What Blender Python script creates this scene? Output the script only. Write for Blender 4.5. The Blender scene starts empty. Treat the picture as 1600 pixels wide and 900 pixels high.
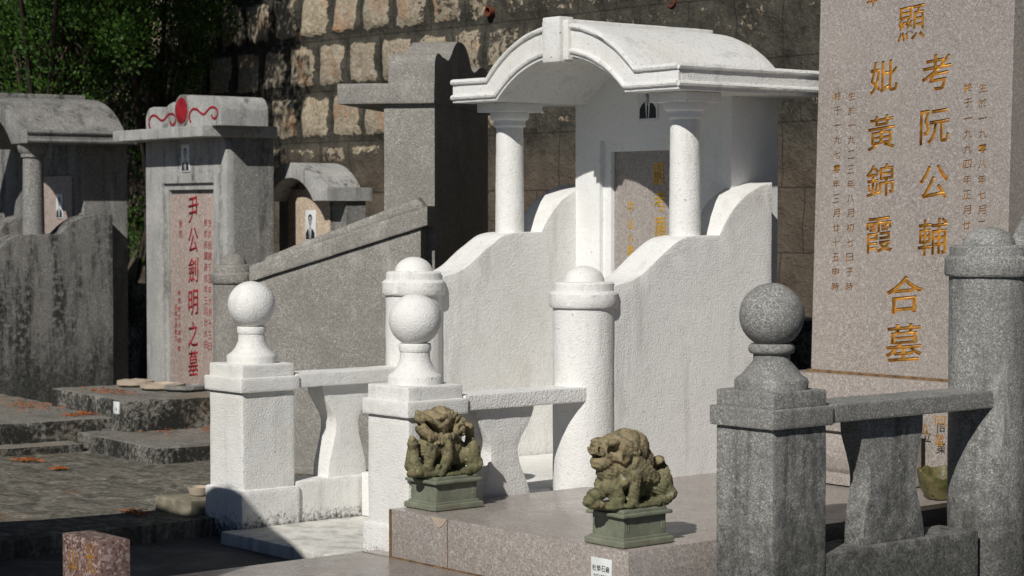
import bpy, bmesh, math, random
from mathutils import Vector, Matrix, Euler, noise
random.seed(7)
SC = bpy.context.scene
COL = SC.collection
PI = math.pi
rad = math.radians

# ---------------------------------------------------------------- survey of the site
FO = 3300.0
PITCH = math.atan(120 / FO)
PHI = math.atan(2757 * math.cos(PITCH) / FO)
HD = (-math.cos(PHI), math.sin(PHI)); RT = (HD[1], -HD[0]); EYE = 1.0

def sight(u, v, fr=0.0, X=None, Y=None, z=None):
    """survey sight line -> point on a known plane, in a frame turned by fr degrees"""
    a = (u - 800) / FO; b = -(v - 450) / FO
    fh = math.cos(PITCH) + b * math.sin(PITCH); dz = -math.sin(PITCH) + b * math.cos(PITCH)
    d = (HD[0] * fh + RT[0] * a, HD[1] * fh + RT[1] * a)
    c, s = math.cos(rad(-fr)), math.sin(rad(-fr))
    dx, dy = d[0] * c - d[1] * s, d[0] * s + d[1] * c
    t = X / dx if X is not None else Y / dy if Y is not None else (z - EYE) / dz
    return Vector((dx * t, dy * t, EYE + dz * t))

def turn(x, y, deg):
    c, s = math.cos(rad(deg)), math.sin(rad(deg))
    return x * c - y * s, x * s + y * c

# ---------------------------------------------------------------- mesh helpers
def add_box(bm, x0, x1, y0, y1, z0, z1, bev=0.0, seg=2):
    t = bmesh.new()
    bmesh.ops.create_cube(t, size=1)
    for v in t.verts:
        v.co = Vector(((x0 + x1) / 2 + v.co.x * (x1 - x0), (y0 + y1) / 2 + v.co.y * (y1 - y0), (z0 + z1) / 2 + v.co.z * (z1 - z0)))
    if bev:
        bmesh.ops.bevel(t, geom=list(t.edges), offset=bev, segments=seg, profile=0.6, affect='EDGES')
    merge(bm, t)

def merge(bm, t, M=None):
    me = bpy.data.meshes.new('tmp'); t.to_mesh(me); t.free()
    if M is not None: me.transform(M)
    bm.from_mesh(me); bpy.data.meshes.remove(me)

def box(*a, **k):
    bm = bmesh.new(); add_box(bm, *a, **k); return bm

def add_prism(bm, pts, a0, a1, axis='x', bev=0.0):
    """closed outline pts extruded along axis. axis x: pts=(y,z); axis y: pts=(x,z); axis z: pts=(x,y)"""
    t = bmesh.new()
    def P(p, a):
        return {'x': (a, p[0], p[1]), 'y': (p[0], a, p[1]), 'z': (p[0], p[1], a)}[axis]
    lo = [t.verts.new(P(p, a0)) for p in pts]; hi = [t.verts.new(P(p, a1)) for p in pts]
    n = len(pts)
    fl = t.faces.new(lo); fh_ = t.faces.new(list(reversed(hi)))
    for i in range(n):
        t.faces.new((lo[(i + 1) % n], lo[i], hi[i], hi[(i + 1) % n]))
    bmesh.ops.recalc_face_normals(t, faces=t.faces)
    if bev:
        es = [e for e in t.edges if (e.verts[0] in lo) == (e.verts[1] in lo)]
        bmesh.ops.bevel(t, geom=es, offset=bev, segments=2, profile=0.6, affect='EDGES')
    bmesh.ops.triangulate(t, faces=[f for f in t.faces if len(f.verts) > 4])
    merge(bm, t)

def prism(*a, **k):
    bm = bmesh.new(); add_prism(bm, *a, **k); return bm

def add_lathe(bm, prof, cx, cy, seg=48, z0=0.0, a0=0.0, a1=2 * PI, cap=True):
    t = bmesh.new(); full = abs(a1 - a0 - 2 * PI) < 1e-6
    n = seg if full else seg + 1
    rings = []
    for r, z in prof:
        if r < 1e-6: rings.append([t.verts.new((cx, cy, z + z0))])
        else: rings.append([t.verts.new((cx + r * math.cos(a0 + (a1 - a0) * i / seg), cy + r * math.sin(a0 + (a1 - a0) * i / seg), z + z0)) for i in range(n)])
    for A, B in zip(rings, rings[1:]):
        for i in range(seg):
            j = (i + 1) % n
            if len(A) == 1 and len(B) == 1: continue
            if len(A) == 1: t.faces.new((A[0], B[i], B[j]))
            elif len(B) == 1: t.faces.new((A[i], A[j], B[0]))
            else: t.faces.new((A[i], A[j], B[j], B[i]))
    if full and cap:
        if len(rings[0]) > 1: t.faces.new(list(reversed(rings[0])))
        if len(rings[-1]) > 1: t.faces.new(rings[-1])
    bmesh.ops.recalc_face_normals(t, faces=t.faces)
    merge(bm, t)

def lathe(*a, **k):
    bm = bmesh.new(); add_lathe(bm, *a, **k); return bm

def add_tube(bm, pts, r, seg=8, closed=False, r2=None):
    t = bmesh.new(); pts = [Vector(p) for p in pts]; n = len(pts); rings = []
    for i, p in enumerate(pts):
        d = (pts[min(i + 1, n - 1)] - pts[max(i - 1, 0)]).normalized()
        up = Vector((0, 0, 1)) if abs(d.z) < .95 else Vector((1, 0, 0))
        a = d.cross(up).normalized(); b = a.cross(d).normalized()
        rr = r if r2 is None else r + (r2 - r) * i / max(1, n - 1)
        rings.append([t.verts.new(p + a * rr * math.cos(2 * PI * k / seg) + b * rr * math.sin(2 * PI * k / seg)) for k in range(seg)])
    for A, B in zip(rings, rings[1:]):
        for k in range(seg): t.faces.new((A[k], A[(k + 1) % seg], B[(k + 1) % seg], B[k]))
    t.faces.new(rings[0]); t.faces.new(rings[-1])
    bmesh.ops.recalc_face_normals(t, faces=t.faces)
    merge(bm, t)

def add_ell(bm, c, r, rot=(0, 0, 0), sub=3):
    t = bmesh.new(); bmesh.ops.create_icosphere(t, subdivisions=sub, radius=1)
    M = Matrix.Translation(Vector(c)) @ Euler(rot).to_matrix().to_4x4() @ Matrix.Diagonal((r[0], r[1], r[2], 1))
    merge(bm, t, M)

def limb(bm, pts, rs, n=8):
    for (p, q, r0, r1) in zip(pts, pts[1:], rs, rs[1:]):
        p = Vector(p); q = Vector(q)
        for i in range(n + 1):
            f = i / n; r = r0 + (r1 - r0) * f
            add_ell(bm, p.lerp(q, f), (r, r, r), sub=2)

def rough(bm, step=0.03, amp=0.0012, sc=22.0, rounds=4):
    for _ in range(rounds):
        bmesh.ops.triangulate(bm, faces=bm.faces)
        es = [e for e in bm.edges if e.calc_length() > step * 1.5]
        if not es or len(bm.faces) > 60000: break
        bmesh.ops.subdivide_edges(bm, edges=es, cuts=1, use_grid_fill=False)
    bm.normal_update()
    off = [(v, v.normal * (noise.noise(v.co * sc) * amp + noise.noise(v.co * sc * 3.1) * amp * .6)) for v in bm.verts]
    for v, o in off: v.co += o
    return bm

def link(name, bm, mat, parent=None, shift=None, smooth=35):
    me = bpy.data.meshes.new(name)
    if isinstance(bm, bpy.types.Mesh): me = bm
    else:
        bmesh.ops.remove_doubles(bm, verts=bm.verts, dist=1e-5)
        bm.to_mesh(me); bm.free()
    if shift is not None: me.transform(Matrix.Translation(shift))
    if mat is not None and len(me.materials) == 0: me.materials.append(mat)
    if smooth:
        me.polygons.foreach_set('use_smooth', [True] * len(me.polygons))
        me.set_sharp_from_angle(angle=rad(smooth))
    o = bpy.data.objects.new(name, me); COL.objects.link(o)
    if parent is not None: o.parent = parent
    return o

class Thing:
    """an Empty at the base of a thing; parts are given in the (turned) site frame"""
    def __init__(s, name, label, cat, base, fr=0.0, group=None):
        s.base = Vector(base); s.fr = fr
        o = bpy.data.objects.new(name, None); COL.objects.link(o)
        x, y = turn(base[0], base[1], fr)
        o.location = (x, y, base[2]); o.rotation_euler = (0, 0, rad(fr))
        o.empty_display_size = .1
        o['label'] = label; o['category'] = cat
        if group: o['group'] = group
        s.o = o
    def part(s, name, bm, mat, parent=None, label=None, smooth=35):
        o = link(name, bm, mat, parent or s.o, -s.base, smooth)
        if label: o['label'] = label
        return o

def single(name, bm, mat, label, cat, base=(0, 0, 0), fr=0.0, group=None, kind=None, smooth=35):
    o = link(name, bm, mat, None, -Vector(base), smooth)
    x, y = turn(base[0], base[1], fr); o.location = (x, y, base[2]); o.rotation_euler = (0, 0, rad(fr))
    if label: o['label'] = label
    if cat: o['category'] = cat
    if group: o['group'] = group
    if kind: o['kind'] = kind
    return o

def setting(name, bm, mat, label=None):
    o = link(name, bm, mat); o['kind'] = 'structure'
    o['label'] = label or name; o['category'] = name.replace('_', ' ')
    return o

# writing: every run of characters on one face is one mesh
_curves = {}
def glyph(ch, offset=0.0):
    ch_ = (ch, offset)
    if ch_ not in _curves:
        cu = bpy.data.curves.new('glyph', 'FONT'); cu.body = ch; cu.size = 1.0
        cu.offset = offset; cu.resolution_u = 3
        ob = bpy.data.objects.new('glyph', cu); COL.objects.link(ob)
        dg = bpy.context.evaluated_depsgraph_get()
        me = bpy.data.meshes.new_from_object(ob.evaluated_get(dg))
        bpy.data.objects.remove(ob); bpy.data.curves.remove(cu)
        _curves[ch_] = me
    return _curves[ch_]

def add_text(bm, ch, x, z, w, h, y, slant=0.0, depth=0.0012, offset=0.0):
    """one character, box w x h centred on (x, z), on a wall facing -y at depth y"""
    me = glyph(ch, offset).copy()
    xs = [v.co.x for v in me.vertices]; ys = [v.co.y for v in me.vertices]
    if not xs: return
    cx, cy = (min(xs) + max(xs)) / 2, (min(ys) + max(ys)) / 2
    bw, bh = max(xs) - min(xs), max(ys) - min(ys)
    fx = w / max(bw, .62); fy = h / max(bh, .62)
    t = bmesh.new(); t.from_mesh(me); bpy.data.meshes.remove(me)
    for v in t.verts:
        px, py = (v.co.x - cx) * fx, (v.co.y - cy) * fy
        v.co = Vector((x + px, y, z + py + px * slant))
    bmesh.ops.recalc_face_normals(t, faces=t.faces)
    if t.faces and sum(f.normal.y for f in t.faces) > 0: bmesh.ops.reverse_faces(t, faces=t.faces)
    r = bmesh.ops.extrude_face_region(t, geom=list(t.faces))
    for g in r['geom']:
        if isinstance(g, bmesh.types.BMVert): g.co.y -= depth
    merge(bm, t)

def clean_remesh(bm, voxel, cutters=None, smooth=1):
    me = bpy.data.meshes.new('tmp'); bm.to_mesh(me); bm.free()
    ob = bpy.data.objects.new('tmp', me); COL.objects.link(ob)
    m = ob.modifiers.new('r', 'REMESH'); m.mode = 'VOXEL'; m.voxel_size = voxel
    extra = []
    if cutters is not None:
        mc = bpy.data.meshes.new('cut'); cutters.to_mesh(mc); cutters.free()
        oc = bpy.data.objects.new('cut', mc); COL.objects.link(oc); extra.append(oc)
        r0 = oc.modifiers.new('r', 'REMESH'); r0.mode = 'VOXEL'; r0.voxel_size = voxel
        b = ob.modifiers.new('b', 'BOOLEAN'); b.operation = 'DIFFERENCE'; b.object = oc; b.solver = 'EXACT'
        m2 = ob.modifiers.new('r2', 'REMESH'); m2.mode = 'VOXEL'; m2.voxel_size = voxel
    sm_ = ob.modifiers.new('s', 'SMOOTH'); sm_.factor = .5; sm_.iterations = smooth
    dg = bpy.context.evaluated_depsgraph_get(); dg.update()
    res = bpy.data.meshes.new_from_object(ob.evaluated_get(dg))
    for o in [ob] + extra:
        d = o.data; bpy.data.objects.remove(o); bpy.data.meshes.remove(d)
    return res


# ---------------------------------------------------------------- materials
def new_mat(name):
    m = bpy.data.materials.new(name); m.use_nodes = True
    nt = m.node_tree; nt.nodes.clear()
    return m, nt

class NT:
    def __init__(s, name):
        s.m, s.t = new_mat(name)
        s.out = s.n('ShaderNodeOutputMaterial'); s.b = s.n('ShaderNodeBsdfPrincipled')
        s.l(s.b.outputs[0], s.out.inputs[0])
        s.tc = s.n('ShaderNodeTexCoord'); s.co = s.tc.outputs['Object']
        s.geo = s.n('ShaderNodeNewGeometry'); s.wp = s.geo.outputs['Position']
    def n(s, k, **kw):
        x = s.t.nodes.new(k)
        for a, b in kw.items(): setattr(x, a, b)
        return x
    def l(s, a, b): s.t.links.new(a, b)
    def vec(s, scale, src=None):
        mp = s.n('ShaderNodeMapping'); mp.inputs['Scale'].default_value = scale
        s.l(src or s.co, mp.inputs['Vector']); return mp.outputs[0]
    def noise(s, scale, detail=4, rough=.55, src=None, dist=0.0):
        x = s.n('ShaderNodeTexNoise'); x.inputs['Scale'].default_value = scale
        x.inputs['Detail'].default_value = detail; x.inputs['Roughness'].default_value = rough
        x.inputs['Distortion'].default_value = dist
        s.l(src or s.co, x.inputs['Vector']); return x.outputs['Fac']
    def voro(s, scale, src=None, feature='F1', out='Color'):
        x = s.n('ShaderNodeTexVoronoi', feature=feature); x.inputs['Scale'].default_value = scale
        s.l(src or s.co, x.inputs['Vector']); return x.outputs[out]
    def ramp(s, src, stops, interp='LINEAR'):
        x = s.n('ShaderNodeValToRGB'); x.color_ramp.interpolation = interp
        e = x.color_ramp.elements
        while len(e) > 1: e.remove(e[-1])
        for i, (p, c) in enumerate(stops):
            el = e[0] if i == 0 else e.new(p)
            el.position = p
            el.color = (c, c, c, 1) if isinstance(c, (int, float)) else (*c, 1)
        s.l(src, x.inputs[0]); return x.outputs[0]
    def mix(s, fac, a, b, mode='MIX'):
        x = s.n('ShaderNodeMix', data_type='RGBA', blend_type=mode)
        for val, i in ((fac, 0), (a, 6), (b, 7)):
            if isinstance(val, (int, float)):
                x.inputs[i].default_value = val if i == 0 else (val, val, val, 1)
            elif isinstance(val, tuple): x.inputs[i].default_value = (*val, 1)
            else: s.l(val, x.inputs[i])
        return x.outputs[2]
    def math(s, op, a, b=0.0, c=None, clamp=False):
        x = s.n('ShaderNodeMath', operation=op, use_clamp=clamp)
        for i, val in enumerate((a, b) if c is None else (a, b, c)):
            if isinstance(val, (int, float)): x.inputs[i].default_value = val
            else: s.l(val, x.inputs[i])
        return x.outputs[0]
    def zpos(s):
        x = s.n('ShaderNodeSeparateXYZ'); s.l(s.wp, x.inputs[0]); return x.outputs[2]
    def bump(s, h, dist=.003, strength=.6, prev=None):
        x = s.n('ShaderNodeBump'); x.inputs['Distance'].default_value = dist; x.inputs['Strength'].default_value = strength
        s.l(h, x.inputs['Height'])
        if prev is not None: s.l(prev, x.inputs['Normal'])
        return x.outputs[0]
    def done(s, color, rough=.85, normal=None, spec=.3):
        if isinstance(color, tuple): s.b.inputs['Base Color'].default_value = (*color, 1)
        else: s.l(color, s.b.inputs['Base Color'])
        if isinstance(rough, (int, float)): s.b.inputs['Roughness'].default_value = rough
        else: s.l(rough, s.b.inputs['Roughness'])
        s.b.inputs['Specular IOR Level'].default_value = spec
        if normal is not None: s.l(normal, s.b.inputs['Normal'])
        return s.m

def stucco(name, base, grime=(.3, .3, .27), grime_lo=.60, grime_hi=.80, foot=None, foot_h=.12, foot_lo=.0, bump=.5, gscale=170, dist=.004, pit_k=.5):
    """painted rough-cast render; grime is in vertical runs, foot is mould along the ground"""
    n = NT(name)
    big = n.noise(3.5, 5, .6)
    c = n.mix(n.ramp(big, [(.35, 0), (.75, 1)]), base, tuple(b * .90 for b in base))
    runs = n.noise(1.0, 5, .65, n.vec((14, 14, 2.2)))
    g = n.ramp(runs, [(grime_lo, 0), (grime_hi, 1)])
    c = n.mix(n.math('MULTIPLY', g, .55), c, grime)
    ws = n.ramp(n.noise(2.6, 6, .72), [(.50, 0), (.74, .55)])
    c = n.mix(ws, c, tuple(b * k_ for b, k_ in zip(base, (.74, .72, .64))))
    pit = n.noise(gscale * .55, 3, .6)
    c = n.mix(n.ramp(pit, [(.56, 0), (.72, pit_k)]), c, tuple(b * .66 for b in base))
    speck = n.noise(75, 2, .5)
    c = n.mix(n.ramp(speck, [(.745, 0), (.77, .8)]), c, (.08, .08, .07))
    if foot is not None:
        z = n.zpos()
        hgt = n.math('MULTIPLY', n.math('SUBTRACT', foot_lo + foot_h, z), 1 / foot_h, clamp=True)
        blot = n.noise(60, 6, .8)
        f = n.math('MULTIPLY', n.ramp(n.math('ADD', n.math('MULTIPLY', hgt, .42), n.math('MULTIPLY', blot, .8)), [(.60, 0), (.74, 1)]), .9)
        c = n.mix(f, c, foot)
    a = n.noise(gscale * 1.15, 3, .6); b = n.noise(gscale * 2.4, 2, .5)
    h = n.math('ADD', a, n.math('MULTIPLY', b, .45))
    nb = n.bump(h, dist, bump)
    nb = n.bump(n.noise(18, 3), .008, .25, nb)
    return n.done(c, .9, nb, .2)

def terrazzo(name, base, light, dark, stain=(.05, .05, .045), lo=.56, hi=.72, foot=None, foot_h=.2, foot_lo=0, amount=.6, scale=230, bump=.5, warm=None, run=(11, 11, 1.6), side=False):
    scale *= 1.3; dark = tuple(.8 * d + .2 * b for d, b in zip(dark, base))
    """washed granolithic plaster: stone chips in cement"""
    n = NT(name)
    v = n.n('ShaderNodeSeparateColor'); n.l(n.voro(scale), v.inputs[0])
    chips = n.ramp(v.outputs[0], [(0, dark), (.20, dark), (.34, base), (.74, base), (.86, light), (1, light)])
    fine = n.noise(scale * .9, 3, .7)
    c = n.mix(n.ramp(fine, [(.35, .7), (.6, 0)]), chips, dark)
    spark = n.ramp(v.outputs[1], [(.975, 0), (.98, 1)], 'CONSTANT')
    c = n.mix(n.math('MULTIPLY', spark, .6), c, tuple(min(.75, l * 1.5) for l in light))
    cloud = n.noise(6, 7, .68)
    c = n.mix(n.ramp(cloud, [(.38, 0), (.64, .5)]), c, tuple(b * .52 for b in base))
    c = n.mix(n.ramp(n.noise(9, 6, .75, n.vec((1, 1, .45))), [(.57, 0), (.68, .45)]), c, tuple(min(1, l * 1.05) for l in light))
    if warm: c = n.mix(n.ramp(n.noise(2.2, 4), [(.5, 0), (.7, .6)]), c, warm)
    runs = n.noise(1.0, 6, .7, n.vec(run))
    g = n.ramp(runs, [(lo, 0), (hi, 1)])
    br = n.ramp(n.noise(40, 4, .7), [(.38, 0), (.52, 1)])
    c = n.mix(n.math('MULTIPLY', n.math('MULTIPLY', g, br), amount), c, stain)
    if foot is not None:
        z = n.zpos()
        hgt = n.math('MULTIPLY', n.math('SUBTRACT', foot_lo + foot_h, z), 1 / foot_h, clamp=True)
        blot = n.noise(26, 7, .78)
        f = n.math('MULTIPLY', n.ramp(n.math('ADD', n.math('MULTIPLY', hgt, .50), n.math('MULTIPLY', blot, .8)), [(.56, 0), (.76, 1)]), n.ramp(n.noise(120, 3, .7), [(.35, .45), (.6, .95)]))
        c = n.mix(f, c, foot)
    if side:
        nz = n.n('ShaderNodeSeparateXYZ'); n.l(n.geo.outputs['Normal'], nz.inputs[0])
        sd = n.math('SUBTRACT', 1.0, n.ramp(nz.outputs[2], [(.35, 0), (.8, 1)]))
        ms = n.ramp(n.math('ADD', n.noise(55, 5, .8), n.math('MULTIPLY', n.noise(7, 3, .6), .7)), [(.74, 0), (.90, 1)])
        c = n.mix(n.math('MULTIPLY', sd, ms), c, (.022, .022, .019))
    h = n.math('ADD', n.noise(scale * .75, 4, .7), n.math('MULTIPLY', v.outputs[2], .35))
    nb = n.bump(h, .0035, bump)
    nb = n.bump(n.noise(20, 4), .008, .3, nb)
    return n.done(c, .88, nb, .25)

def granite(name, base, light, dark, rough=.35, scale=210, rust=None, bump=.08):
    n = NT(name)
    wc = n.n('ShaderNodeMixRGB'); 
    v = n.n('ShaderNodeSeparateColor'); n.l(n.voro(scale), v.inputs[0])
    v2 = n.n('ShaderNodeSeparateColor'); n.l(n.voro(scale * .45), v2.inputs[0])
    c = n.ramp(v.outputs[0], [(0, dark), (.14, dark), (.2, base), (.75, base), (.85, light), (1, light)])
    c = n.mix(n.ramp(v2.outputs[1], [(.91, 0), (.92, .8)]), c, light)
    c = n.mix(n.ramp(v2.outputs[2], [(.94, 0), (.95, .6)]), c, dark)
    c = n.mix(n.ramp(n.noise(60, 5, .7), [(.35, .45), (.6, 0)]), c, tuple(b * .75 for b in base))
    c = n.mix(n.ramp(n.noise(5, 5, .6), [(.4, 0), (.75, .4)]), c, tuple(min(1, b * 1.18) for b in base))
    if rust: c = n.mix(n.ramp(n.noise(6, 5, .7), [(.66, 0), (.76, .5)]), c, rust)
    r = n.ramp(n.noise(9, 5, .6), [(.3, rough * .75), (.7, min(1, rough * 1.5))])
    return n.done(c, r, n.bump(n.noise(scale, 3), .001, bump), .45)

def plain(name, col, rough=.6, metal=0, bump=0, bs=100, var=.15):
    n = NT(name)
    c = n.mix(n.ramp(n.noise(30, 4), [(.35, 0), (.65, 1)]), col, tuple(x * (1 - var) for x in col))
    m = n.done(c, rough, n.bump(n.noise(bs, 4), .002, bump) if bump else None)
    n.b.inputs['Metallic'].default_value = metal
    return m

M = {}
M['white'] = stucco('white_paint_render', (.775, .77, .745), (.40, .39, .34), .55, .78, bump=.85, gscale=150, dist=.0036)
M['white_slab'] = stucco('white_paint_worn_slab', (.66, .65, .61), (.22, .21, .18), .46, .66, bump=.8, gscale=110, dist=.004)
M['white_foot'] = stucco('white_paint_mouldy_foot', (.765, .76, .735), (.36, .35, .31), .55, .78, foot=(.045, .045, .038), foot_h=.145, foot_lo=-.06, bump=.85, gscale=150, dist=.0036)
M['white_grain'] = stucco('white_paint_coarse_grain', (.78, .775, .75), (.20, .20, .17), .56, .80, bump=.95, gscale=140, dist=.005, pit_k=.95)
M['ochre'] = plain('ochre_cement', (.25, .225, .165), .9, 0, .6, 90, .4)
M['white_dirty'] = stucco('white_paint_dirty', (.79, .785, .76), (.20, .20, .175), .58, .80, bump=.9, gscale=125, dist=.0045)
M['white_soft'] = stucco('white_paint_smooth', (.78, .785, .77), (.5, .5, .47), .62, .85, bump=.2)
M['grey'] = terrazzo('grey_granolithic', (.285, .282, .265), (.44, .435, .41), (.12, .12, .113), foot=(.05, .05, .045), foot_h=.72, foot_lo=-.15, amount=.7, lo=.50, hi=.66)
M['grey_clean'] = terrazzo('grey_granolithic_clean', (.285, .282, .265), (.44, .435, .41), (.12, .12, .113), amount=.5)
M['buff'] = terrazzo('buff_granolithic', (.30, .287, .258), (.42, .405, .37), (.16, .152, .135), amount=.35, scale=210, lo=.62, hi=.8)
M['grey_mid'] = terrazzo('weathered_granolithic', (.26, .255, .238), (.38, .37, .35), (.15, .147, .137), stain=(.03, .03, .028), lo=.50, hi=.66, amount=.8, scale=170)
M['pale_mid'] = terrazzo('pale_cement_render', (.42, .415, .395), (.50, .49, .47), (.32, .315, .30), stain=(.06, .058, .053), lo=.50, hi=.66, amount=.85, scale=170)
M['grey_old'] = terrazzo('black_streaked_granolithic', (.235, .228, .212), (.31, .30, .285), (.12, .117, .107), stain=(.015, .015, .014), lo=.46, hi=.6, amount=.9, scale=160, foot=(.025, .027, .022), foot_h=.55, foot_lo=0)
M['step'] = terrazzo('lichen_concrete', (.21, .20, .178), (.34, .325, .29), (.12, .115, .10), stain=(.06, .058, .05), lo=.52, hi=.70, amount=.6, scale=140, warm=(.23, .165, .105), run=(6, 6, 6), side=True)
M['pink'] = granite('pink_granite', (.295, .262, .238), (.43, .40, .37), (.17, .148, .132), .27, 360, rust=(.30, .17, .08))
M['pink_stele'] = granite('pink_granite_honed', (.285, .252, .226), (.42, .39, .36), (.18, .157, .14), .4, 340)
M['red_granite'] = granite('red_granite', (.17, .105, .09), (.36, .29, .26), (.06, .035, .03), .35, 170)
M['plaque_pink'] = granite('plaque_granite', (.34, .27, .235), (.45, .38, .34), (.22, .17, .15), .5, 170)
M['plaque_tan'] = granite('plaque_tan_stone', (.44, .35, .26), (.55, .47, .38), (.28, .21, .15), .6, 170)
M['gold'] = plain('gilded_letters', (.56, .27, .045), .36, .25, .6, 220, .55)
M['gold_bright'] = plain('bright_gilding', (.80, .46, .04), .25, .45, .8, 200, .4)
M['red'] = plain('red_paint', (.33, .012, .022), .75, 0, .5, 160, .55)
M['black'] = plain('black_print', (.02, .02, .022), .5)
M['photo_white'] = plain('photo_enamel_white', (.72, .74, .74), .25)
M['photo_grey'] = plain('photo_enamel_grey', (.38, .38, .37), .25)
M['photo_shade'] = plain('photo_enamel_shade', (.16, .165, .165), .25)
M['photo_dark'] = plain('photo_enamel_dark', (.025, .027, .03), .25)
M['rust_line'] = plain('rusty_grout', (.21, .125, .06), .85, 0, .4, 120, .6)
M['chip'] = plain('old_mortar_patch', (.42, .35, .27), .9, 0, .5, 150)

def lion_mat():
    n = NT('mossy_carved_stone')
    z = n.n('ShaderNodeSeparateXYZ'); n.l(n.co, z.inputs[0])
    f = n.ramp(n.math('ADD', n.math('MULTIPLY', z.outputs[2], 3.0), n.math('MULTIPLY', n.noise(20, 5, .7), .6)), [(.55, (.115, .122, .062)), (.78, (.185, .17, .095)), (1.0, (.27, .22, .13))])
    c = n.mix(n.ramp(n.noise(42, 6, .75), [(.40, .85), (.52, 0)]), f, (.085, .075, .042))
    c = n.mix(n.ramp(n.noise(28, 4, .7), [(.60, 0), (.66, .75)]), c, (.38, .36, .27))
    c = n.mix(n.ramp(n.noise(15, 5, .7), [(.58, 0), (.70, .5)]), c, (.28, .16, .075))
    nb = n.bump(n.noise(190, 5, .7), .003, .9); nb = n.bump(n.noise(60, 4, .65), .006, .8, nb)
    return n.done(c, .9, nb, .2)
M['lion'] = lion_mat()
def plinth_mat():
    n = NT('green_stone_plinth')
    c = n.mix(n.ramp(n.noise(14, 5, .7), [(.35, 0), (.7, 1)]), (.20, .21, .155), (.12, .132, .095))
    c = n.mix(n.ramp(n.noise(70, 4, .7), [(.6, 0), (.72, .7)]), c, (.23, .22, .17))
    c = n.mix(n.ramp(n.noise(20, 5, .7), [(.60, 0), (.72, .6)]), c, (.17, .12, .06))
    return n.done(c, .8, n.bump(n.noise(130, 5, .7), .002, .6), .3)
M['plinth'] = plinth_mat()

def paving_mat():
    n = NT('mossy_pavement')
    w = n.vec((1, 1, 1), n.wp)
    mp = n.n('ShaderNodeMapping'); mp.inputs['Rotation'].default_value = (0, 0, rad(-40)); mp.inputs['Scale'].default_value = (2.4, 4.6, 1)
    n.l(n.wp, mp.inputs[0])
    a = n.noise(3.4, 8, .72, mp.outputs[0], 1.2)
    c = n.ramp(a, [(.30, (.05, .047, .040)), (.42, (.10, .094, .078)), (.53, (.19, .178, .148)), (.66, (.32, .30, .25))])
    c = n.mix(n.ramp(n.noise(60, 5, .7, n.wp), [(.4, .55), (.6, 0)]), c, (.03, .028, .023))
    c = n.mix(n.ramp(n.noise(2.1, 6, .7, n.wp), [(.60, 0), (.70, .6)]), c, (.20, .10, .045))
    nb = n.bump(n.noise(90, 5, .7, n.wp), .004, .6); nb = n.bump(a, .02, .4, nb)
    return n.done(c, .9, nb, .2)
M['paving'] = paving_mat()
def path_mat():
    n = NT('dark_cement_path')
    a = n.noise(5, 7, .7, n.wp, .6)
    c = n.ramp(a, [(.3, (.05, .052, .052)), (.5, (.095, .098, .098)), (.7, (.17, .17, .165))])
    c = n.mix(n.ramp(n.noise(80, 4, .7, n.wp), [(.4, .4), (.6, 0)]), c, (.03, .03, .03))
    return n.done(c, .9, n.bump(n.noise(100, 5, .7, n.wp), .003, .5), .2)
M['path'] = path_mat()

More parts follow.
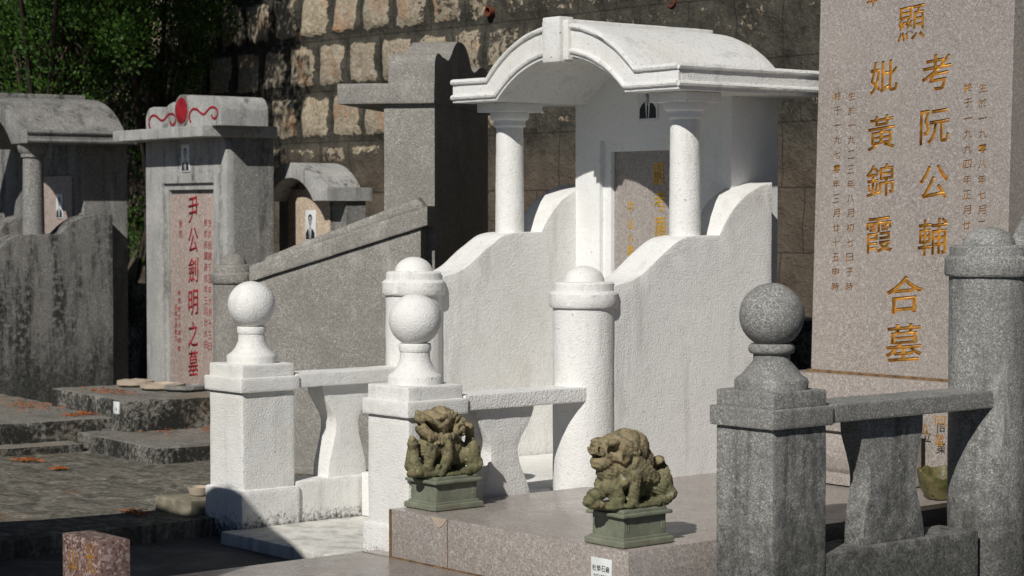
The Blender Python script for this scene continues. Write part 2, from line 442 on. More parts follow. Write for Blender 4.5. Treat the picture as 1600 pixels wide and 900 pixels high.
def masonry_mat():
    """squared rubble with the joints smeared over by black weathered mortar (x,z in the wall's own frame)"""
    n = NT('rubble_retaining_wall')
    s = n.n('ShaderNodeSeparateXYZ'); n.l(n.co, s.inputs[0])
    cb = n.n('ShaderNodeCombineXYZ'); n.l(s.outputs[0], cb.inputs[0]); n.l(s.outputs[2], cb.inputs[1])
    wob = n.n('ShaderNodeTexNoise'); wob.inputs['Scale'].default_value = 9; wob.inputs['Detail'].default_value = 5; wob.inputs['Roughness'].default_value = .7
    n.l(n.co, wob.inputs['Vector'])
    va = n.n('ShaderNodeVectorMath', operation='SUBTRACT'); n.l(wob.outputs['Color'], va.inputs[0]); va.inputs[1].default_value = (.5, .5, .5)
    vs = n.n('ShaderNodeVectorMath', operation='SCALE'); n.l(va.outputs[0], vs.inputs[0]); vs.inputs['Scale'].default_value = .10
    vv = n.n('ShaderNodeVectorMath', operation='ADD'); n.l(cb.outputs[0], vv.inputs[0]); n.l(vs.outputs[0], vv.inputs[1])
    br = n.n('ShaderNodeTexBrick'); br.offset = .42; br.offset_frequency = 2; br.squash = 1.0
    br.inputs['Color1'].default_value = (0, 0, 0, 1); br.inputs['Color2'].default_value = (1, 1, 1, 1); br.inputs['Mortar'].default_value = (0, 0, 0, 1)
    br.inputs['Scale'].default_value = 1; br.inputs['Mortar Size'].default_value = .040; br.inputs['Mortar Smooth'].default_value = .25
    br.inputs['Brick Width'].default_value = .285; br.inputs['Row Height'].default_value = .275
    n.l(vv.outputs[0], br.inputs['Vector'])
    stone = n.math('SUBTRACT', 1.0, br.outputs['Fac'])
    # fine joint line scratched in the mortar
    b2 = n.n('ShaderNodeTexBrick'); b2.offset = .42; b2.offset_frequency = 2
    b2.inputs['Scale'].default_value = 1; b2.inputs['Mortar Size'].default_value = .004; b2.inputs['Mortar Smooth'].default_value = .5
    b2.inputs['Brick Width'].default_value = .285; b2.inputs['Row Height'].default_value = .275
    n.l(cb.outputs[0], b2.inputs['Vector'])
    # how much of each stone the mortar has left bare: fades to the right and with noise
    cover = n.noise(1.3, 5, .65)
    xr = n.math('MULTIPLY', n.math('SUBTRACT', s.outputs[0], -.85), .75, clamp=True)
    low = n.math('MULTIPLY', n.math('SUBTRACT', 1.40, s.outputs[2]), 4.0, clamp=True)
    k = n.math('SUBTRACT', n.math('SUBTRACT', n.math('MULTIPLY', stone, 1.0), n.math('MULTIPLY', xr, .74)), n.math('MULTIPLY', low, 1.25))
    k = n.math('ADD', k, n.math('MULTIPLY', n.math('SUBTRACT', cover, .48), 1.9))
    k = n.math('ADD', k, n.math('MULTIPLY', n.math('SUBTRACT', n.noise(22, 6, .8), .5), 2.3))
    bare = n.ramp(k, [(.56, 0), (.63, 1)])
    sc = n.mix(n.ramp(br.outputs['Color'], [(0, 0), (1, 1)]), (.47, .41, .30), (.40, .35, .275))
    sc = n.mix(n.ramp(n.noise(45, 5, .75), [(.38, .8), (.58, 0)]), sc, (.22, .17, .11))
    sc = n.mix(n.ramp(n.noise(5, 4, .7), [(.56, 0), (.66, .7)]), sc, (.40, .22, .12))
    mo = n.mix(n.ramp(n.noise(7, 7, .75), [(.35, 0), (.68, 1)]), (.030, .028, .023), (.105, .097, .077))
    mo = n.mix(n.ramp(n.noise(70, 4, .75), [(.60, 0), (.70, .55)]), mo, (.22, .20, .16))
    mo = n.mix(n.math('MULTIPLY', low, .5), mo, (.15, .115, .085))
    mo = n.mix(n.math('MULTIPLY', b2.outputs['Fac'], .7), mo, (.02, .018, .015))
    c = n.mix(bare, mo, sc)
    nb = n.bump(n.noise(60, 6, .75), .014, .8)
    nb = n.bump(n.math('ADD', bare, n.math('MULTIPLY', n.noise(14, 5, .7), 1.5)), .02, .7, nb)
    return n.done(c, .95, nb, .15)
M['masonry'] = masonry_mat()

def leaf_mat(name, a, b):
    n = NT(name)
    inf = n.n('ShaderNodeNewGeometry')
    c = n.mix(inf.outputs['Random Per Island'], a, b)
    m = n.done(c, .6, None, .3)
    n.b.inputs['Transmission Weight'].default_value = 0
    tr = n.n('ShaderNodeBsdfTranslucent'); n.l(c, tr.inputs[0])
    ms = n.n('ShaderNodeMixShader'); ms.inputs[0].default_value = .2
    n.l(n.b.outputs[0], ms.inputs[1]); n.l(tr.outputs[0], ms.inputs[2]); n.l(ms.outputs[0], n.out.inputs[0])
    return m
M['leaf'] = leaf_mat('conifer_foliage', (.014, .042, .005), (.055, .12, .012))
M['bark'] = plain('bark', (.06, .045, .032), .95, 0, .9, 40, .5)
M['litter'] = leaf_mat('fallen_needles', (.42, .13, .03), (.26, .09, .03))

M['flute'] = plain('worn_plinth_edges', (.25, .25, .19), .85, 0, .4, 120, .4)
# ================================================================ shared shapes
def arc(x0, x1, z, rise, n=24):
    """points of a segmental arch from (x0,z) to (x1,z) crowning at z+rise"""
    c = (x1 - x0) / 2; R = (c * c + rise * rise) / (2 * rise); cx = (x0 + x1) / 2; cz = z + rise - R
    a = math.asin(min(1, c / R)); return [(cx + R * math.sin(-a + 2 * a * i / n), cz + R * math.cos(-a + 2 * a * i / n)) for i in range(n + 1)]

def canopy_body(outer, inner, y0, y1):
    """solid between two (x,z) paths with equal point counts, running y0..y1"""
    return prism(outer + inner[::-1], y0, y1, axis='y', bev=.003)

def pier(T, mat, mat_foot, cx, cy, w, zb, zbase, zcap, capz, upz, top_label=None, ball=(.077, .68), ring=(.048, .587, .612), flare=(.081, .044), base_out=.012):
    h = w / 2
    p = T.part('pier', None or rough(box(cx - h, cx + h, cy - h, cy + h, zbase - .004, zcap, bev=.006), .02, .0012), mat_foot)
    T.part('pier_base', rough(box(cx - h - base_out, cx + h + base_out, cy - h - base_out, cy + h + base_out, zb, zbase, bev=.008), .02, .0016), mat_foot, p)
    cap = T.part('cap', rough(box(cx - h - .0125, cx + h + .0125, cy - h - .0125, cy + h + .0125, zcap, capz, bev=.005), .02, .001), mat, p)
    bm = bmesh.new()
    add_box(bm, cx - h, cx + h, cy - h, cy + h, capz - .002, upz, bev=.005)
    T.part('upper_block', rough(bm, .02, .001), mat, p)
    fr, nk = flare; br, bz = ball; rr, r0, r1 = ring
    prof = [(0, upz - .002), (fr, upz - .002), (fr + .001, upz + .02), (fr - .002, upz + .027), (fr - .016, upz + .036), (fr - .028, upz + .052), (nk + .001, upz + .072), (nk, r0 - .004), (nk, r0)]
    rc = (r0 + r1) / 2; rh = (r1 - r0) / 2
    prof += [(nk + (rr - nk) * math.cos(a) ** .7 if math.cos(a) > 0 else nk, rc + rh * math.sin(a)) for a in [(-PI / 2 + PI * i / 8) for i in range(1, 8)]]
    prof += [(nk * .8, r1)]
    T.part('finial_base', rough(lathe(prof, cx, cy, 48), .02, .0009), mat, p)
    bm = bmesh.new(); add_ell(bm, (cx, cy, bz), (br, br, br), sub=5)
    for v in bm.verts: v.co += (v.co - Vector((cx, cy, bz))).normalized() * noise.noise(v.co * 16) * .0018
    T.part('ball_finial', bm, mat, p)
    return p

def round_column(T, mat, mat_foot, cx, cy, r, zb, zt, rc=None, hc=.05, hd=.055, k=1.0):
    rc = rc or r * 1.12
    c = T.part('end_column', rough(lathe([(r, zb), (r, zt)], cx, cy, 64), .02, .0012), mat_foot)
    cap = T.part('cap', rough(lathe([(r * .9, zt), (rc - .004, zt), (rc, zt + .006), (rc, zt + hc - .008), (rc - .006, zt + hc), (r * 1.0, zt + hc + .001), (r * .98, zt + hc + .024), (r * .93, zt + hc + .029), (r * .62, zt + hc + .032)], cx, cy, 64), .02, .0011), mat, c)
    z0 = zt + hc + .03; rd = r * .67
    T.part('dome', rough(lathe([(rd * math.cos(a), z0 - .002 + hd * math.sin(a)) for a in [PI / 2 * i / 10 for i in range(10)]] + [(0, z0 - .002 + hd)], cx, cy, 48), .02, .001), mat, c)
    return c

def baluster(T, mat, x0, x1, prof, z0, z1, skew=0.0):
    """hourglass slab: prof=[(t, y_left, y_right)] with t from 0 (bottom) to 1"""
    n = 20; L = []; R = []
    def at(t, k):
        for a, b in zip(prof, prof[1:]):
            if a[0] <= t <= b[0]:
                f = (t - a[0]) / (b[0] - a[0]); f = f * f * (3 - 2 * f); return a[k] + (b[k] - a[k]) * f
        return prof[-1][k]
    for i in range(n + 1):
        t = i / n; L.append((at(t, 1), z0 + (z1 - z0) * t)); R.append((at(t, 2), z0 + (z1 - z0) * t))
    return T.part('baluster', rough(prism(L + R[::-1], x0, x1, axis='x', bev=.003), .025, .0012), mat)

def s_wall(T, mat, x0, x1, pts, zb, label=None):
    out = [(p[0], p[1]) for p in pts]
    out = out + [(out[-1][0] + .0, zb), (out[0][0], zb)]
    return T.part('side_wall', rough(prism(out, x0, x1, axis='x', bev=.003), .03, .0012), mat, label=label)

def smooth_pts(pts, n=6):
    r = []
    for i in range(len(pts) - 1):
        p0 = pts[max(0, i - 1)]; p1 = pts[i]; p2 = pts[i + 1]; p3 = pts[min(len(pts) - 1, i + 2)]
        for k in range(n):
            t = k / n
            r.append(tuple(.5 * ((2 * p1[j]) + (-p0[j] + p2[j]) * t + (2 * p0[j] - 5 * p1[j] + 4 * p2[j] - p3[j]) * t * t + (-p0[j] + 3 * p1[j] - 3 * p2[j] + p3[j]) * t ** 3) for j in (0, 1)))
    r.append(pts[-1]); return r

def portrait(T, x, z, w, h, y, parent=None, suit=True, tie=True, name='portrait_photo', blank=False):
    """enamel portrait on a wall facing -y"""
    f = T.part(name, box(x - w / 2, x + w / 2, y - .005, y, z - h / 2, z + h / 2, bev=.001), M['photo_white'], parent)
    def flat(pts, mat, k, nm):
        T.part(nm, prism([(x + p[0] * w, z + p[1] * h) for p in pts], y - .0055 - k * .0004, y - .004, axis='y'), mat, f if f.parent.type == 'EMPTY' else f)
    el = lambda cx, cy, rx, ry, n=20: [(cx + rx * math.cos(2 * PI * i / n), cy + ry * math.sin(2 * PI * i / n)) for i in range(n)]
    bm = bmesh.new()
    def put(pts, k): add_prism(bm, [(x + p[0] * w, z + p[1] * h) for p in pts], y - .0055 - k * .0004, y - .004, axis='y')
    put([(-.44, -.46), (-.42, -.25), (-.30, -.16), (-.12, -.10), (.12, -.10), (.30, -.16), (.42, -.25), (.44, -.46)], 1)   # suit
    put(el(0, .215, .20, .155), 1)                                                                                        # hair
    put([(-.035, -.46), (-.045, -.20), (0, -.15), (.045, -.20), (.035, -.46)], 4)                                          # tie
    T.part('portrait_dark', bm, M['photo_dark'], f)
    bm = bmesh.new()
    put(el(0, .14, .165, .15), 2); put([(-.08, -.14), (-.08, .02), (.08, .02), (.08, -.14)], 2)
    T.part('portrait_face', bm, M['photo_grey'], f)
    bm = bmesh.new()
    put([(-.13, -.10), (-.06, -.46), (.06, -.46), (.13, -.10), (0, -.17)], 3)
    T.part('portrait_shirt', bm, M['photo_white'], f)
    bm = bmesh.new()
    for sx in (-1, 1):
        put(el(sx * .065, .165, .032, .014), 4); put(el(sx * .07, .20, .045, .010), 4)
    put([(-.02, .09), (.02, .09), (.012, .15), (-.012, .15)], 4); put(el(0, .055, .055, .013), 4)
    T.part('portrait_features', bm, M['photo_shade'], f)
    return f

# ================================================================ 1. the white tomb
W = Thing('white_tomb', 'white painted tomb in the middle with arched canopy and two ball topped piers', 'tomb', (-5.35, 4.3, 0))
wm, wf = M['white'], M['white_foot']
CX = -5.345
# canopy roof (front face at y 4.665)
YF, YB = 4.665, 5.345
NA = 28
outer = [(CX - .572, 1.468), (CX - .376, 1.466)] + arc(CX - .376, CX + .376, 1.466, .163, NA)[1:-1] + [(CX + .376, 1.466), (CX + .572, 1.468)]
inner = [(CX - .572, 1.384), (CX - .326, 1.384)] + arc(CX - .326, CX + .326, 1.384, .134, NA)[1:-1] + [(CX + .326, 1.384), (CX + .572, 1.384)]
ho = [(x, z) for x, z in outer]
roof = W.part('canopy_roof', rough(canopy_body(ho, inner, YF + .012, YB), .03, .0011), M['white_grain'])
# front fascia, a little proud; the eave runs on behind past the barrel
bm = canopy_body(outer, inner, YF, YF + .012)
W.part('fascia', rough(bm, .03, .0008), wm, roof)
bm = bmesh.new()
for dz, rr in ((-.011, .0095), (.0, .0)):
    if rr == 0: continue
    add_tube(bm, [(x, YF - .002, z + dz) for x, z in outer], rr, 8)
    for sx in (-1, 1):
        add_tube(bm, [(CX + sx * .574, YF - .002 + t * (YB - YF) / 6, 1.468 + dz) for t in range(7)], rr, 8)
add_tube(bm, [(x, YF - .002, z + .019) for x, z in inner], .009, 8)
for sx in (-1, 1): add_tube(bm, [(CX + sx * .574, YF - .002 + t * (YB - YF) / 6, 1.384 + .019) for t in range(7)], .009, 8)
W.part('moulding', rough(bm, .02, .0012, 60), M['white_grain'], roof)
# stop the barrel short: the flat eave corners show behind it
W.part('keystone', rough(box(CX - .043, CX + .043, YF - .034, YF + .03, 1.497, 1.648, bev=.004), .02, .001), wm, roof)
bm = box(CX - .066, CX + .066, YF - .016, YF + .03, 1.503, 1.636, bev=.004)
W.part('keystone_backing', rough(bm, .02, .001), wm, roof)
W.part('ridge_strip', rough(box(CX - .05, CX + .05, YF + .03, YB + .004, 1.612, 1.640, bev=.004), .03, .001), wm, roof)
# columns
for cx in (CX - .46, CX + .43):
    cy = 4.836; zb = .918
    c = W.part('canopy_column', rough(lathe([(.0515, zb), (.0505, 1.05), (.0485, 1.298)], cx, cy, 48), .02, .0009), wm)
    W.part('capital', lathe([(.045, 1.296), (.056, 1.300), (.058, 1.306), (.056, 1.310), (.0575, 1.322), (.067, 1.328), (.070, 1.336), (.070, 1.346), (.068, 1.352), (.06, 1.353)], cx, cy, 48), M['white_soft'], c)
    W.part('abacus', box(cx - .083, cx + .083, cy - .083, cy + .083, 1.352, 1.3835, bev=.002), M['white_soft'], c)
# stele body: the face wall with a stepped recess
YS = 5.09
bx0, bx1 = CX - .392, CX + .392
top = arc(CX - .326, CX + .326, 1.384, .134, NA)
bm = prism([(bx0, 0), (bx1, 0), (bx1, 1.386)] + [(x, z + .002) for x, z in top[::-1]] + [(bx0, 1.386)], YS + .06, 5.315, axis='y')
stele = W.part('stele', rough(bm, .04, .0008), M['white_soft'])
rx0, rx1, rt = CX - .262, CX + .262, 1.252
front = [(bx0, 0), (rx0, 0), (rx0, rt), (rx1, rt), (rx1, 0), (bx1, 0), (bx1, 1.386)] + [(x, z + .002) for x, z in top[::-1]] + [(bx0, 1.386)]
W.part('stele_face', prism(front, YS, YS + .0615, axis='y'), M['white_soft'], stele)
ix0, ix1, it = CX - .222, CX + .222, 1.212
W.part('inner_frame', prism([(rx0 - .002, 0), (ix0, 0), (ix0, it), (ix1, it), (ix1, 0), (rx1 + .002, 0), (rx1 + .002, rt + .002), (rx0 - .002, rt + .002)], YS + .018, YS + .06, axis='y', bev=.003), M['white_soft'], stele)
plq = W.part('plaque', box(ix0 - .004, ix1 + .004, YS + .035, YS + .058, .3, it + .004), M['pink'], stele)
YP = YS + .0345
bm = bmesh.new()
for ch, u, v, ww, hh in (('顯', 1029, 272, .055, .078), ('考', 1031, 314, .055, .074), ('羅', 1032, 357, .055, .078), ('中', 985, 323, .026, .046), ('山', 985, 350, .026, .036), ('小', 985, 372, .026, .036), ('欖', 985, 394, .028, .05)):
    p = sight(u, v, Y=YP); bm = bmesh.new(); add_text(bm, ch, p.x, p.z, ww, hh, YP)
    W.part('character', bm, M['gold_bright'], plq, smooth=0)
p = sight(1014, 163, Y=YS)
pb_ = sight(1014, 188, Y=YS)
portrait(W, p.x, pb_.z + .082, .095, .164, YS - .0005)
# curved side walls
cur = [(960, 447), (972, 443), (992, 436), (1010, 423), (1028, 404.5), (1046, 388), (1063, 374.5), (1081, 369), (1103, 368)]
cv2 = [(1124, 367.6), (1127.5, 360), (1139, 337.8), (1156.7, 313.3), (1179, 295.6), (1196, 287.8), (1206.5, 285.2)]
prof = []
for seq in (cur, cv2):
    q = [sight(u, v, X=-4.845) for u, v in seq]
    prof += smooth_pts([(a.y, a.z) for a in q], 4)
s_wall(W, wm, -4.99, -4.845, prof, 0)
s_wall(W, wm, -5.883, -5.735, [(y, z + .004) for y, z in prof], 0)
# end columns at the foot of the walls
round_column(W, wm, wf, -4.925, 4.405, .097, -.02, .700, .109, .05, .052)
round_column(W, wm, wf, -5.805, 4.405, .097, -.02, .713, .109, .05, .052)
# piers with balls
pier(W, wm, wf, -4.9525, 3.7625, .20, -.06, .085, .404, .451, .492, ball=(.077, .681))
pier(W, wm, wf, -5.8335, 3.7625, .20, -.06, .104, .4175, .4645, .5055, ball=(.077, .695), ring=(.048, .60, .625))
# rails, balusters and plinth beams
for xo, dz, up in ((0, 0, .0), (-.881, .012, .012)):
    x1 = -4.848 + xo; x0 = x1 - .115
    md = M['white_dirty'] if xo == 0 else wm
    bm = bmesh.new()
    t = box(x0, x1, 3.868, 4.395, .4115 + dz, .4575 + dz, bev=.004)
    W.part('rail', rough(t, .02, .0014), md)
    xf = x1 - .022
    pr = [(0, 3.955, 4.145), (.06, 3.955, 4.14), (.55, 3.985, 4.09), (1, 3.925, 4.155)] if xo == 0 else [(0, 4.005, 4.165), (.06, 4.008, 4.162), (.58, 4.04, 4.13), (.97, 3.985, 4.19), (1, 3.985, 4.19)]
    baluster(W, wm, xf - .09, xf, pr, .11, .413 + dz)
    W.part('plinth_beam', rough(box(x0 - .005, x1 - .004, 3.868, 4.34, -.05, .116, bev=.004), .025, .0012), wf)
# paved floor in front and the raised floor inside
W.part('floor_slab', rough(box(-5.73, -4.86, 3.575, 4.6, -.09, -.018, bev=.006), .05, .002), M['white_slab'])
W.part('inner_step', rough(box(-5.72, -5.0, 4.12, YS - .004, -.018, .13, bev=.006), .05, .0015), wm)

# ================================================================ 2. pink granite grave on the right
G = Thing('pink_granite_grave', 'pink granite grave with low platform and tall headstone carved with gold characters', 'grave', (-4.355, 3.6, 0))
PX0, PX1, PY0 = -4.852, -3.85, 3.594
plat = G.part('platform', box(PX0, PX1, PY0, 5.35, .01, .1475, bev=.0015), M['pink'], label='pink granite platform slab carrying the two lions')
# edge strip of raw granite, joint and chip
G.part('joint', box(PX0 + .268, PX0 + .2700, PY0 - .0015, PY0 + .001, .012, .146), M['rust_line'], plat)
G.part('edge_stain', box(PX0 - .0015, PX0 + .010, PY0 - .0015, PY0 + .001, .012, .1465), M['rust_line'], plat)
G.part('grout_line', box(PX0, PX1, PY0 - .0025, PY0, .0085, .0118), M['rust_line'], plat)
G.part('mortar_patch', prism([(PX0 + .19, .1475), (PX0 + .205, .138), (PX0 + .225, .122), (PX0 + .235, .120), (PX0 + .25, .128), (PX0 + .268, .1475)], PY0 - .0022, PY0 + .001, axis='y'), M['chip'], plat)
low = G.part('lower_slab', box(-4.985, -3.2, 2.6, 3.60, -.06, .0085, bev=.002), M['pink'])
G.part('slab_joint', box(-4.983, -3.3, PY0 - .006, PY0 - .0035, .0075, .0092), M['rust_line'], low)
G.part('lower_slab_return', box(-4.985, -4.848, 3.603, 3.76, -.06, .008, bev=.002), M['pink'], low)
# mason's sticker
pa = sight(925, 869, Y=PY0); pb = sight(957, 873, Y=PY0)
sg = G.part('sign', box(pa.x, pb.x, PY0 - .0035, PY0 - .0005, .065, pa.z, bev=.0006), M['photo_white'])
bm = bmesh.new(); ww = (pb.x - pa.x)
for i, ch in enumerate('杜榮石廠'): add_text(bm, ch, pa.x + ww * (.17 + .215 * i), pa.z - .0265, ww * .19, .0155, PY0 - .0037, depth=.0005)
for i, ch in enumerate('25565982'): add_text(bm, ch, pa.x + ww * (.17 + .092 * i), pa.z - .050, ww * .105, .0155, PY0 - .0037, depth=.0005)
G.part('lettering', bm, M['black'], sg, smooth=0)
# headstone
YH = 5.235
sx0, sx1 = -4.725, -3.945; zb = .477
lean = .045 / 1.45
hs = G.part('headstone', box(sx0, sx1, YH, YH + .20, zb, 1.98, bev=.002), M['pink_stele'])
cm = [('顯', 1424, 36, 40, 52), ('妣', 1381, 120, 42, 50), ('黃', 1377, 207, 42, 52), ('錦', 1375, 282, 42, 50), ('霞', 1374, 367, 40, 54), ('考', 1463, 113, 42, 54), ('阮', 1460, 197, 42, 52), ('公', 1459, 285, 42, 52), ('輔', 1457, 370, 42, 54), ('合', 1413, 460, 54, 56), ('墓', 1412, 535, 54, 56)]
pp = lambda px: px / 362.0     # metres along the face per surveyed unit
def on_face(u, v):             # point on the slightly battered face
    p = sight(u, v, Y=YH)
    for _ in range(3): p = sight(u, v, Y=YH + (p.z - zb) * lean)
    return p
marks = [(ch, on_face(u, v), pp(w_), h_ / 472.0, .10, .010) for ch, u, v, w_, h_ in cm]
cols = [(1536, 137, 23.9, '生於一九零八年七月二日', 15), (1513, 137, 23.9, '終于一九九四年正月廿九', 15), (1331, 150, 22.9, '生於一九二三年八月初七日子時', 14), (1309, 150, 22.9, '終于一九七零年三月廿十五申時', 14)]
for u, v0, st, s, w_ in cols:
    for i, ch in enumerate(s): marks.append((ch, on_face(u - i * .3, v0 + st * i), pp(w_ * .78), .027, .12, .0))
marks.append(('年', on_face(1363, -4), .05, .06, .1, .014))
def carve(o, marks, y, depth):
    """cut the characters into the face and gild the cut"""
    cb = bmesh.new()
    for ch, p, w_, h_, sl, off in marks: add_text(cb, ch, p.x, p.z, w_, h_, y + depth, slant=sl, depth=depth + .004, offset=off)
    mc = clean_remesh(cb, .0013, None, 1); mc.materials.clear(); mc.materials.append(M['gold'])
    mc.transform(Matrix.Translation(-G.base))
    oc = bpy.data.objects.new('cut', mc); COL.objects.link(oc); oc.parent = o.parent
    o.data.materials.append(M['gold'])
    b = o.modifiers.new('b', 'BOOLEAN'); b.operation = 'DIFFERENCE'; b.object = oc; b.solver = 'EXACT'; b.material_mode = 'TRANSFER'
    bpy.context.view_layer.update()
    me = bpy.data.meshes.new_from_object(o.evaluated_get(bpy.context.evaluated_depsgraph_get()))
    ok = len(me.polygons) > 5000
    o.modifiers.remove(b)
    if ok:
        old = o.data; o.data = me; me.name = 'headstone'; bpy.data.meshes.remove(old)
    bpy.data.objects.remove(oc); bpy.data.meshes.remove(mc)
    return ok
cut_ok = carve(hs, marks, YH, .0045)
print('carved', cut_ok, [m_.name for m_ in hs.data.materials], len(hs.data.polygons))
for grp in [[m_] for m_ in marks[:len(cm)]] + [marks[-1:]] + [marks[a_:b_] for a_, b_ in ((11, 22), (22, 33), (33, 47), (47, 61))]:
    bm = bmesh.new()
    for ch, p, w_, h_, sl, off in grp: add_text(bm, ch, p.x, p.z, w_, h_, YH + (.0043 if cut_ok else -.0002), slant=sl, depth=.0006, offset=off)
    G.part('character' if len(grp) == 1 else 'small_inscription', bm, M['gold'], hs, smooth=0)
def lean_back(o, z0, k):
    for v in o.data.vertices: v.co.y += (v.co.z + G.base.z - z0) * k
lean_back(hs, zb, lean)
for c in hs.children: lean_back(c, zb, lean)
hs.data.polygons.foreach_set('use_smooth', [False] * len(hs.data.polygons))
pl = G.part('plinth', box(-4.79, -3.90, YH - .055, YH + .32, .147, .470, bev=.003), M['pink'])
G.part('bedding_joint', box(sx0 - .012, sx1 + .012, YH - .008, YH + .2, .468, .4782, bev=.002), M['rust_line'], pl)
# lower inscription slab and carved offering block in front of the plinth
G.part('inscription_slab', box(-4.10, -3.93, YH - .085, YH - .0545, .147, .42, bev=.002), M['pink'], pl)
bm = bmesh.new()
for ch, u, v, w_, h_ in (('同', 1469, 658, 14, 15), ('立', 1445, 670, 12, 16), ('業', 1468, 688, 14, 18)):
    p = sight(u, v, Y=YH - .0855); add_text(bm, ch, p.x, p.z, pp(w_), h_ / 478.0, YH - .0855)
G.part('small_lettering', bm, M['gold'], pl, smooth=0)
y0 = 4.965
blk = [(y0 - .005, .152), (y0 - .005, .178), (y0 + .012, .186), (y0 + .002, .20), (y0 - .006, .235), (y0 - .004, .27), (y0 + .008, .305), (y0 + .014, .312), (y0 - .004, .318), (y0 - .004, .342), (y0 + .16, .342), (y0 + .16, .152)]
ob = G.part('offering_block', rough(prism(blk, -4.62, -4.17, axis='x', bev=.002), .04, .0006), M['pink'])
G.part('block_foot', box(-4.25, -4.20, y0 - .012, y0 + .05, .147, .176, bev=.004), M['pink'], ob)

# ================================================================ 3. grey tomb at the right edge
E_ = Thing('grey_tomb', 'speckled grey tomb at the right edge with ball topped pier and round column', 'tomb', (-3.6, 4.2, -.1))
gm, gc = M['grey'], M['grey_clean']
gx, gy = -3.655, 3.903
pier(E_, gc, gm, gx, gy, .196, -.16, -.03, .4625, .512, .553, ball=(.0815, .738), ring=(.058, .642, .668), flare=(.092, .046))
rx1 = gx + .098 + .0
E_.part('rail', rough(box(rx1 - .135, rx1 + .004, gy + .110, 4.70, .466, .5125, bev=.004), .02, .0016), gc)
xf = rx1 - .03
baluster(E_, gm, xf - .07, xf, [(0, 4.175, 4.425), (.06, 4.178, 4.42), (.5, 4.205, 4.385), (.93, 4.165, 4.415), (1, 4.165, 4.415)], .135, .4675)
E_.part('plinth_beam', rough(box(rx1 - .14, rx1 - .004, gy + .10, 4.62, -.1, .136, bev=.004), .025, .0016), gm)
round_column(E_, gc, gm, -3.63, 4.745, .108, -.1, .822, .120, .055, .052)
q = [(4.84, .86), (4.88, .875), (4.93, .93), (4.99, 1.0), (5.06, 1.045), (5.16, 1.06), (5.26, 1.06)]
s_wall(E_, gm, -3.69, -3.54, smooth_pts(q, 4), -.1)

# ================================================================ 4. grey tomb with the sloping side wall, turned to face left
F4 = -51.7
Sx = -7.70
T4 = Thing('sloping_wall_tomb', 'buff grey tomb with sloping side wall behind the white tomb, scroll topped stele', 'tomb', (-8.1, -2.3, 0), F4)
bf = M['buff']
st = T4.part('stele', rough(box(-8.74, -7.80, -2.135, -1.935, 0, 1.41, bev=.004), .05, .001), M['buff'])
T4.part('slab', rough(box(-8.82, -7.775, -2.312, -1.93, 1.408, 1.486, bev=.005), .04, .001), bf, st)
scr = [(-7.79, 1.484), (-7.79, 1.545), (-7.80, 1.578), (-7.83, 1.598), (-7.87, 1.602), (-7.92, 1.592), (-7.96, 1.590), (-8.0, 1.585), (-8.03, 1.592), (-8.06, 1.612), (-8.10, 1.64), (-8.16, 1.668), (-8.23, 1.672), (-8.30, 1.662), (-8.36, 1.63), (-8.40, 1.59), (-8.44, 1.57), (-8.49, 1.572), (-8.55, 1.59), (-8.62, 1.60), (-8.70, 1.585), (-8.76, 1.55), (-8.78, 1.484)]
T4.part('scroll_crest', rough(prism(smooth_pts(scr, 3), -2.115, -1.932, axis='y', bev=.003), .04, .0008), bf, st)
a = sight(668, 352, F4, X=Sx + .015); b = sight(397, 439, F4, X=Sx + .015)
slope = (a.z - b.z) / (a.y - b.y)
wl = T4.part('side_wall', rough(prism([(b.y - .06, 0), (-1.965, 0), (-1.965, a.z - .002 + slope * (-1.965 - a.y)), (b.y, b.z), (b.y - .06, b.z - .012)], Sx - .11, Sx, axis='x', bev=.002), .05, .001), bf)
T4.part('coping', rough(prism([(b.y - .02, b.z - .005), (a.y, a.z), (a.y, a.z + .072), (b.y - .02, b.z + .058)], Sx - .135, Sx + .016, axis='x', bev=.006), .03, .001), bf, wl)
T4.part('coping_ridge', rough(prism([(b.y + .0, b.z + .050), (a.y - .02, a.z + .066), (a.y - .05, a.z + .105), (b.y + .03, b.z + .092)], Sx - .095, Sx - .03, axis='x', bev=.014), .03, .001), bf, wl)
cc = sight(364, 440, F4, X=Sx - .055)
round_column(T4, bf, bf, Sx - .06, cc.y, .078, 0, cc.z - .006, .088, .042, .045)
T4.part('kerb', rough(box(-7.86, -7.66, -2.62, -1.6, 0, .03, bev=.005), .05, .001), bf)

# ================================================================ 5. tomb with red characters
F5 = -4.66
T5 = Thing('red_lettered_tomb', 'pale cement tomb with red carved characters and a red disc with scrolls on its crest', 'tomb', (-8.9, 4.5, .2), F5)
YA = 4.38
pL = sight(229, 450, F5, Y=YA).x; pR = sight(355, 450, F5, Y=YA).x
pm = M['pale_mid']
oL = sight(255, 450, F5, Y=YA).x; oR = sight(334, 450, F5, Y=YA).x; oT = sight(295, 286, F5, Y=YA).z
z0 = .15
yb5 = sight(428, 300, F5, X=pR).y
st = T5.part('stele', rough(box(pL, pR, YA + .035, yb5, z0, 1.335, bev=.003), .05, .001), M['grey_mid'])
T5.part('stele_face', prism([(pL, z0), (oL, z0), (oL, oT), (oR, oT), (oR, z0), (pR, z0), (pR, 1.25), (pR - .03, 1.335), (pL, 1.335)], YA, YA + .036, axis='y', bev=.002), pm, st)
T5.part('inner_frame', prism([(oL - .002, z0), (oL + .035, z0), (oL + .035, oT - .03), (oR - .002, oT - .03), (oR + .001, oT + .002), (oL - .002, oT + .002)], YA + .015, YA + .034, axis='y'), pm, st)
plq = T5.part('plaque', box(oL + .03, oR - .001, YA + .022, YA + .0345, z0 + .02, oT - .05, bev=.002), M['plaque_pink'])
YQ = YA + .0215
bm = bmesh.new()
